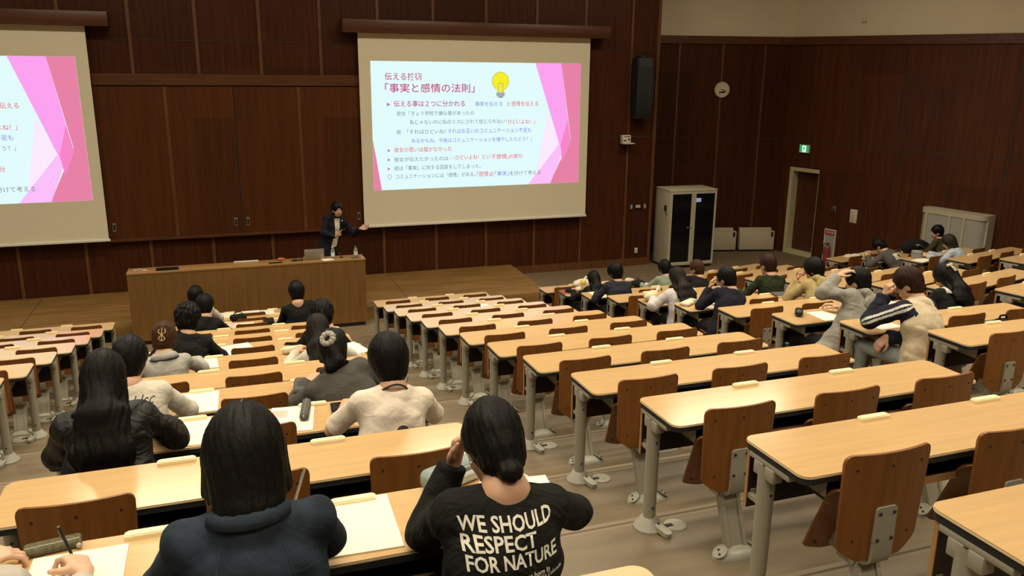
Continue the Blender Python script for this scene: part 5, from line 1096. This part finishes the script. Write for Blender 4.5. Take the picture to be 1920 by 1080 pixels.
# by the side wall
c = person('person in grey jacket with cream back patch slumped over the desk', ('F', 3, 1), (-.087, .42, .93), 58, 20, 0, 0, .18, False, ('short', 'hair_black'), ('jacket_grey', .030), dict(L=dict(w=(-.27, .50, .735)), R=dict(w=(.10, .56, .735))), vox=.010, seed=103)
b = B(); b.mesh([(0, 0, 0), (.20, 0, 0), (.20, .18, 0), (0, .18, 0)], [(0, 1, 2, 3)]); me = b.data('back_patch', 'jacket_beige', 0); onto(me, c['top'].data, Matrix.Translation((-.13, -.20, .93))@WALLROT, (0, .75, -.66), .005); pt = link('back_patch', me, c['top'])
b = B(); b.ball((0, 0, 0), (.035, .05, .001), 10); b.box((.02, -.05, 0), (.055, -.035, .001)); me = b.data('patch_mark', 'print_dark', 0); onto(me, c['top'].data, Matrix.Translation((-.02, -.20, 1.03))@WALLROT, (0, .75, -.66), .008); link('patch_mark', me, pt)
person('man with black fringe in dark brown jacket beside the air conditioner', ('F', 3, 3), (.044, .20, 1.095), 8, 52, 0, 10, .18, False, ('short', 'hair_black'), ('jacket_brown', .028), dict(L=dict(w=(-.24, .40, .735))), vox=.010, seed=107)
person('woman in pale blue shirt with dark hair, leaning over her papers', (at('F', 4, .78, -.60), ANG+.35), (.04, .22, .972), 30, 12, 0, 0, .168, True, ('bob', 'hair_grey_brown'), ('shirt_blue', .030), dict(L=dict(w=(-.25, .47, .735)), R=dict(w=(-.05, .50, .735))), vox=.009, seed=109, skin='skin_pale', folds=.009)
# the lecturer, standing behind the counter
c = person('lecturer in dark jacket and pale shirt, arm stretched towards the screen', (V(1.98, 15.75, -4.3), math.pi), (-.089, .10, 1.71), 4, 16, 3, 0, .19, False, ('short', 'hair_black'), ('suit_dark', .026), dict(L=dict(w=(-.47, .22, 1.36), pole=(-.3, -.4, -1), dir=(-.95, .25, .15), n=(0, .6, .8), curl=(8, 12, 8), sp=1.5), R=dict(w=(-.02, .27, 1.25), pole=(.8, -.1, -.7), dir=(-.75, .3, .5), n=(-.3, -.9, .2), curl=((10, 15, 10), (60, 80, 40), (65, 80, 40), (65, 80, 40)))), vox=.009, seed=113, standing=True, hem=.86, hip=(.10, 0, .96), collar='suit_dark')
b = B(); N = c['N']; z0 = N[2]-.02
b.mesh([(-.045, 0, 0), (.05, 0, 0), (.045, -.25, 0), (.13, -.52, 0), (.03, -.52, 0), (-.035, -.25, 0)], [(0, 5, 2, 1), (5, 4, 3, 2)])
me = b.data('shirt_front', 'shirt_white', 0)
FRONT = Matrix.Translation((N[0], .6, z0+.0))@Matrix(((1, 0, 0, 0), (0, 0, 1, 0), (0, 1, 0, 0), (0, 0, 0, 1)))
onto(me, c['top'].data, FRONT, (0, -1, 0)); link('shirt_front', me, c['top'])
b = B(); b.box((-.012, 0, 0), (.012, .03, .001)); me = b.data('lapel_badge', 'print_white', 0); onto(me, c['top'].data, Matrix.Translation((N[0]-.085, .6, z0-.06))@Matrix(((1, 0, 0, 0), (0, 0, 1, 0), (0, 1, 0, 0), (0, 0, 0, 1))), (0, -1, 0), .004); link('lapel_badge', me, c['top'])

# ------------------------------------------------------------ things lying on the desks
ZD = DH+0.0005
def D_(b, r, x, y, z=0.0): return at(b, r, x, y, ZD+z)
def ang(b): return ANG if b in 'EF' else 0.0
def sheet(lab, b, r, x, y, w, d, rz=0.0, th=0.0025, m='paper', lines=0, tint='paper_print', name='paper_sheet'):
    return paper_stack(name, lab, D_(b, r, x, y), w, d, ang(b)+math.radians(rz), th, m, 'paper', None, lines, tint)
mat('paper_pink', (0.78, 0.50, 0.44), 0.7); mat('print_red', (0.72, 0.30, 0.26), 0.7); mat('film_clear', (0.86, 0.84, 0.78), 0.25); mat('yellow_paper', (0.72, 0.60, 0.16), 0.7)
cloth('case_mint', (0.27, 0.33, 0.31), 0.1, 50); cloth('case_pale', (0.50, 0.53, 0.46), 0.1, 50); cloth('case_olive', (0.11, 0.10, 0.055), 0.3, 90, 0.4); cloth('case_cream', (0.66, 0.60, 0.44), 0.05); cloth('case_grey', (0.10, 0.10, 0.095), 0.1); cloth('bag_black', (0.012, 0.012, 0.013), 0.2, 30)
mat('bread_bag', (0.72, 0.62, 0.40), 0.3, var=0.25, scale=(30, 30, 30)); mat('phone_glass', (0.008, 0.008, 0.01), 0.08); mat('red_folder', (0.30, 0.07, 0.04), 0.5); mat('plastic_bag', (0.80, 0.76, 0.64), 0.3, var=0.1, scale=(40, 40, 40)); mat('blue_plastic', (0.10, 0.25, 0.38), 0.4)
sheet('large white paper on the nearest desk, right of the denim jacket', 'B', 12, 1.285, -.182, .245, .345, -2, .005)
sheet('white paper under the writing hands at the lower left', 'B', 12, .455, -.215, .265, .30, 0, .003)
sheet('white paper corner peeking out left of the slogan shirt', 'B', 12, 1.62, -.165, .16, .20, 25)
sheet('white notebook page beyond the right shoulder of the slogan shirt', 'B', 12, 1.86, -.15, .25, .20, -6, .006)
# mint pencil case
def softbox(t, name, lo, hi, m, bev=.02, zip_=None):
    b = B(); b.box(lo, hi, bev=bev, seg=4); o = b.build(name, m, t, smooth=60); return o
t = thing('pencil_case', 'large mint green pencil case on the nearest desk by the bun-haired woman', 'pencil case', D_('B', 12, 1.655, .005), math.radians(24))
softbox(t, 'case_body', (-.125, -.042, 0), (.125, .042, .078), 'case_mint', .030); softbox(t, 'front_pocket', (-.10, -.058, .004), (.10, -.030, .046), 'case_pale', .014)
b = B(); b.tube([(-.120, -.030, .050), (-.06, -.043, .062), (.06, -.043, .062), (.120, -.030, .050)], .0035, 6); b.tube([(-.085, -.0585, .036), (.085, -.0585, .036)], .0025, 5); b.build('zip', 'metal_pale', t)
t = thing('pencil_case', 'flat olive fabric pencil pouch behind the writing hands', 'pencil case', D_('B', 12, .375, -.022), math.radians(9))
softbox(t, 'case_body', (-.085, -.030, 0), (.075, .030, .026), 'case_olive', .011)
b = B(); b.tube([(-.08, -.012, .0265), (.07, -.012, .0265)], .0022, 5); b.ball((.066, -.034, .012), .009, 10); b.build('zip', 'metal_pale', t)
pen('dark patterned pen held in the writing hand at lower left', D_('B', 12, .452, -.148, .004), D_('B', 12, .415, -.135, .135), 'lanyard_black')
pen('silver pen held up by the woman in denim', D_('B', 12, 1.085, -.06, .02), D_('B', 12, 1.14, -.005, .14), 'steel')
pen('olive pen in the hand of the person in the cream T-shirt', D_('B', 10, 1.80, -.13, .02), D_('B', 10, 1.845, -.055, .125), 'case_olive')
# tenth row, left and right
sheet('white paper beside the long-haired woman in glossy black', 'B', 10, .64, -.19, .20, .355, -3)
sheet('clear file of printed sheets with red text on the tenth desk', 'B', 10, 1.165, -.185, .235, .34, -8, .003, 'film_clear', 0)
sheet('sheet printed in red inside the clear file', 'B', 10, 1.10, -.10, .10, .10, -8, .0042, 'paper_pink', 4, 'print_red')
t = thing('pencil_case', 'slim black zipped pencil case lying on the clear file', 'pencil case', D_('B', 10, 1.245, -.13, .004), math.radians(80))
softbox(t, 'case_body', (-.12, -.024, 0), (.12, .024, .042), 'case_grey', .016); b = B(); b.tube([(-.11, 0, .043), (.11, 0, .043)], .003, 6); b.ball((-.118, 0, .03), .006, 8); b.build('zip', 'steel', t)
b = B(); b.box((-.018, -.012, 0), (.018, .012, .012), bev=.003); tag(b.build('eraser', 'blue_plastic', None, D_('B', 10, 1.295, .0)), 'small blue eraser behind the slim black pencil case', 'eraser')
t = thing('smartphone', 'black smartphone charging on the tenth desk beside the lanyard wearer', 'smartphone', D_('B', 10, 1.42, -.115), math.radians(-4))
b = B(); b.prism(rrect(-.037, -.073, .037, .073, .01), 0, .0085); b.build('case', 'metal_pale', t); b = B(); b.prism(rrect(-.0345, -.0705, .0345, .0705, .008), .0085, .0092); b.build('display', 'phone_glass', t)
b = B(); b.tube([(0, -.073, .004), (.0, -.095, .004), (.012, -.13, .003), (.004, -.18, .003), (.03, -.24, .003), (.06, -.26, .003)], .0025, 6); b.tube([(0, -.073, .0045), (0, -.09, .0045)], .004, 6); o = b.build('charging_cable', 'white_plastic', None, D_('B', 10, 1.42, -.115)); tag(o, 'white charging cable running from the black smartphone', 'cable')
sheet('white paper under the arm of the person in the cream T-shirt', 'B', 10, 1.58, -.18, .22, .30, 6)
o = sheet('white paper with a small printed icon on the ninth desk', 'B', 9, .625, -.205, .255, .345, -2, .003)
b = B(); b.box((-.018, -.012, 0), (-.004, .012, .0006)); b.box((.002, -.012, 0), (.016, .012, .0006)); b.mi = 1; b.box((-.018, -.02, 0), (.016, -.015, .0006)); b.build('printed_icon', ['paper_print', 'print_red'], o, (-.055, -.005, .003))
t = thing('pencil_case', 'dark grey pencil case with pale piping beside the charcoal sweater', 'pencil case', D_('B', 9, 1.265, -.22), math.radians(82)); softbox(t, 'case_body', (-.12, -.045, 0), (.12, .045, .062), 'case_grey', .022)
b = B(); b.tube([(-.115, .040, .045), (.115, .040, .045)], .003, 6); b.tube([(-.10, .046, .02), (.10, .046, .02)], .003, 6); b.build('zip', 'metal_pale', t)
sheet('white paper right of the long-haired woman on the seventh desk', 'B', 7, 1.865, -.145, .16, .33, 18)
t = thing('pencil_case', 'soft cream pencil case on the seventh desk beside the long dark hair', 'pencil case', D_('B', 7, 1.325, -.105), math.radians(8)); softbox(t, 'case_body', (-.10, -.04, 0), (.10, .04, .06), 'case_cream', .026); b = B(); b.tube([(-.09, -.041, .028), (.09, -.041, .028)], .003, 6); b.build('zip', 'desk_light_edge', t)
sheet('papers spread right of the wavy-haired person, topmost printed', 'B', 6, .84, -.18, .27, .30, 14, .004, 'paper', 6)
t = thing('smartphone', 'dark smartphone lying on the sixth desk near the long-haired woman', 'smartphone', D_('B', 6, 1.355, -.19), math.radians(70)); b = B(); b.prism(rrect(-.037, -.075, .037, .075, .01), 0, .009); b.build('case', 'black_plastic', t); b = B(); b.prism(rrect(-.034, -.071, .034, .071, .008), .009, .0095); b.build('display', 'phone_glass', t)
sheet('white sheet beside the hand of the claw-clip woman', 'B', 7, .60, -.17, .16, .26, 4)
sheet('pink printed paper on the third desk', 'B', 3, .68, -.20, .21, .29, 0, .003, 'paper_pink')
sheet('white printed sheet on the third desk beside the pink paper', 'B', 3, .88, -.17, .24, .17, 0, .004)
t = thing('shoulder_bag', 'small black bag on the second desk behind the chairs', 'bag', D_('B', 2, .79, -.17), .2); softbox(t, 'bag_body', (-.11, -.07, 0), (.11, .07, .08), 'bag_black', .03); b = B(); b.tube([(-.08, 0, .07), (-.04, 0, .12), (.04, 0, .12), (.08, 0, .07)], .007, 6); b.build('strap', 'bag_black', t)
b = B(); b.box((-.07, -.10, 0), (.07, .10, .05), bev=.02); tag(b.build('black_pouch', 'bag_black', None, D_('B', 3, 1.19, -.17)), 'black pouch on the third desk beside the folded chair back', 'pouch')
sheet('yellow and white leaflet on the front desk near the white shirt', 'B', 1, .62, -.12, .20, .26, 4, .003, 'paper', 3, 'yellow_paper')
sheet('row of printed leaflets in the middle of the front desk', 'B', 1, .93, -.12, .34, .24, 0, .003, 'paper', 4)
sheet('leaflet with a yellow panel right of the printed row', 'B', 1, 1.21, -.16, .20, .24, 0, .003, 'paper', 3, 'yellow_paper')
# centre right block
sheet('single white sheet left on the third desk of the centre right block', 'C', 3, 1.22, -.27, .26, .20, 0)
# right block
t = thing('plastic_bag', 'white carrier bag with yellow print on the front right desk', 'bag', D_('D', 1, .79, -.16), 0)
b = B(); b.ball((0, 0, .06), (.16, .11, .075), 14); b.ball((-.09, .02, .05), (.09, .09, .06), 10); b.tube([(.02, 0, .12), (.06, .01, .17), (.10, 0, .13)], [.02, .014, .02], 6); b.build('bag_body', 'plastic_bag', t); b = B(); b.ball((-.03, -.06, .085), (.07, .06, .055), 12); b.build('printed_panel', 'yellow_paper', t)
t = thing('glasses_case', 'black zipped case on the second right desk', 'case', D_('D', 2, .16, -.16), .35); softbox(t, 'case_body', (-.09, -.05, 0), (.09, .05, .055), 'bag_black', .024); b = B(); b.tube([(-.08, -.04, .04), (0, -.05, .045), (.08, -.04, .04)], .003, 5); b.build('zip', 'steel', t)
b = B(); b.box((-.10, -.12, 0), (.10, .12, .006), bev=.002); o = b.build('red_folder', 'red_folder', None, D_('D', 2, .10, -.15, 0)); tag(o, 'dark red folder under the black zipped case', 'folder')
b = B(); b.ball((0, 0, .03), (.06, .05, .035), 12); b.ball((.05, .03, .035), (.04, .04, .035), 10); tag(b.build('tissue_paper', 'shirt_white', None, D_('D', 2, .29, -.14)), 'crumpled white tissue between the black case and the woman', 'tissue')
sheet('white paper left of the man in the navy suit', 'D', 3, .22, -.19, .20, .35, -2)
b = B(); b.ball((0, 0, .03), (.07, .05, .04), 12); b.ball((.06, .0, .025), (.05, .04, .03), 10); tag(b.build('tissue_paper', 'shirt_white', None, D_('D', 1, 1.72, -.10)), 'small crumpled white tissue on the front right desk', 'tissue')
t = thing('shoulder_bag', 'dark bag leaning on the second right desk', 'bag', D_('D', 2, 1.38, -.19), 0); softbox(t, 'bag_body', (-.11, -.08, 0), (.11, .08, .11), 'bag_black', .05); b = B(); b.tube([(-.06, 0, .09), (0, .02, .15), (.06, 0, .09)], .007, 6); b.build('strap', 'bag_black', t)
sheet('white paper in front of the woman in grey-green', 'D', 2, 1.60, -.15, .22, .30, -20)
t = thing('bread_bag', 'clear bag of bread on the fifth right desk beside the pale blouse', 'bread bag', D_('D', 5, .13, -.15), .3); b = B(); b.ball((0, 0, .065), (.12, .085, .07), 16); b.ball((.07, .04, .07), (.07, .07, .06), 12); b.build('loaf', 'bread_bag', t); b = B(); b.tube([(.10, .04, .09), (.15, .05, .11), (.19, .05, .13)], [.03, .012, .035], 8); b.build('twisted_top', 'plastic_bag', t)
t = thing('pencil_case', 'cream fabric pencil roll on the sixth right desk', 'pencil case', D_('D', 6, .16, -.10), .55); softbox(t, 'case_body', (-.14, -.06, 0), (.14, .06, .04), 'case_cream', .018); b = B(); b.box((.02, -.062, .02), (.12, -.02, .043), bev=.006); b.build('open_flap', 'case_mint', t)
sheet('white paper beside the man in the dark suit', 'D', 6, .37, -.22, .22, .30, 8)
sheet('printed sheet on the fifth right desk in front of the dark suit', 'D', 5, 1.05, -.15, .20, .26, -10, .003, 'paper', 6)
b = B(); b.box((-.13, -.09, 0), (.13, .09, .028), bev=.004); b.mi = 1; b.box((-.125, -.0905, .006), (.125, -.088, .022)); o = b.build('grey_book', ['case_grey', 'paper'], None, D_('D', 6, 1.50, -.13, 0)); o.rotation_euler = (0, 0, -.2); tag(o, 'thick grey book lying on the desk behind the green sweater', 'book')
t = thing('glasses_case', 'black oval glasses case on the eighth right desk', 'case', D_('D', 8, .235, -.13), .9); softbox(t, 'case_body', (-.085, -.038, 0), (.085, .038, .06), 'black_plastic', .028); b = B(); b.tube([(-.08, -.037, .03), (.08, -.037, .03)], .0025, 5); b.build('lid_seam', 'steel', t)
sheet('white paper in front of the man in the grey hoodie', 'D', 8, .46, -.24, .22, .30, -4)
sheet('white paper under the navy sleeve on the ninth right desk', 'D', 9, .28, -.20, .24, .26, 4)
b = B(); b.box((-.03, -.02, 0), (.03, .02, .012), bev=.003); tag(b.build('eraser', 'metal_grey', None, D_('D', 9, .10, -.24)), 'small grey eraser at the edge of the ninth right desk', 'eraser')
sheet('folded pink-printed leaflet standing near the cream jacket', 'D', 8, 1.43, -.11, .14, .20, 20, .005, 'paper', 4, 'print_red')
t = thing('backpack', 'black backpack resting on the chair between the ninth and tenth right desks', 'backpack', at('D', 9, 1.24, -.56, .42), 0); b = B(); b.ball((0, 0, .16), (.19, .11, .175), 18); b.build('bag_body', 'bag_black', t); b = B(); b.tube([(-.05, 0, .32), (-.03, 0, .36), (.03, 0, .36), (.05, 0, .32)], .009, 6); b.build('carry_handle', 'bag_black', t)
t = thing('tote_bag', 'white bag on the floor below the second right desk', 'bag', at('D', 3, -.13, -.30, 0), 0); b = B(); b.ball((0, 0, .16), (.07, .13, .20), 14); b.build('bag_body', 'shirt_cool', t); b = B(); b.tube([(0, -.06, .33), (0, -.03, .45), (0, .03, .45), (0, .06, .33)], .008, 6); b.build('carry_handle', 'shirt_cool', t)
# angled block by the wall
sheet('spread printed papers at the left of the outer angled front desk', 'F', 2, .70, -.15, .42, .24, 8, .006, 'paper', 5)
sheet('yellow leaflet on the right of the outer angled front desk', 'F', 2, 1.08, -.14, .18, .22, 0, .004, 'yellow_paper')
t = thing('backpack', 'big black backpack lying on the desk beside the slumped person', 'backpack', D_('F', 3, 1.36, -.17), 0); b = B(); b.ball((0, 0, .12), (.30, .15, .15), 18); b.ball((.20, .0, .10), (.16, .14, .11), 12); b.build('bag_body', 'bag_black', t); b = B(); b.tube([(-.1, -.12, .18), (.0, -.16, .16), (.12, -.15, .10)], .014, 8); b.build('strap', 'case_grey', t); b = B(); b.box((-.08, -.145, .15), (-.02, -.13, .19), bev=.006); b.build('white_patch', 'shirt_white', t)
t = thing('pencil_case', 'round grey pencil case on the desk before the blue shirt', 'pencil case', D_('F', 4, .30, -.10), 0); b = B(); b.lathe([(.0, 0), (.085, 0), (.092, .02), (.092, .105), (.085, .12), (0, .122)], n=22); b.build('case_body', 'hood_grey', t); b = B(); b.lathe([(.0935, .085), (.0935, .092)], n=22); b.build('zip', 'case_grey', t)
sheet('white papers under the hands of the woman in pale blue', 'F', 4, .20, -.27, .34, .20, 5, .004)
sheet('white sheet between the blue shirt and the black backpack', 'F', 4, .74, -.12, .26, .20, 10, .003)
b = B(); b.box((-.05, -.03, 0), (.05, .03, .05), bev=.01); tag(b.build('tissue_pack', 'shirt_white', None, D_('F', 3, 1.80, -.08)), 'small white tissue pack beside the black backpack', 'tissue')
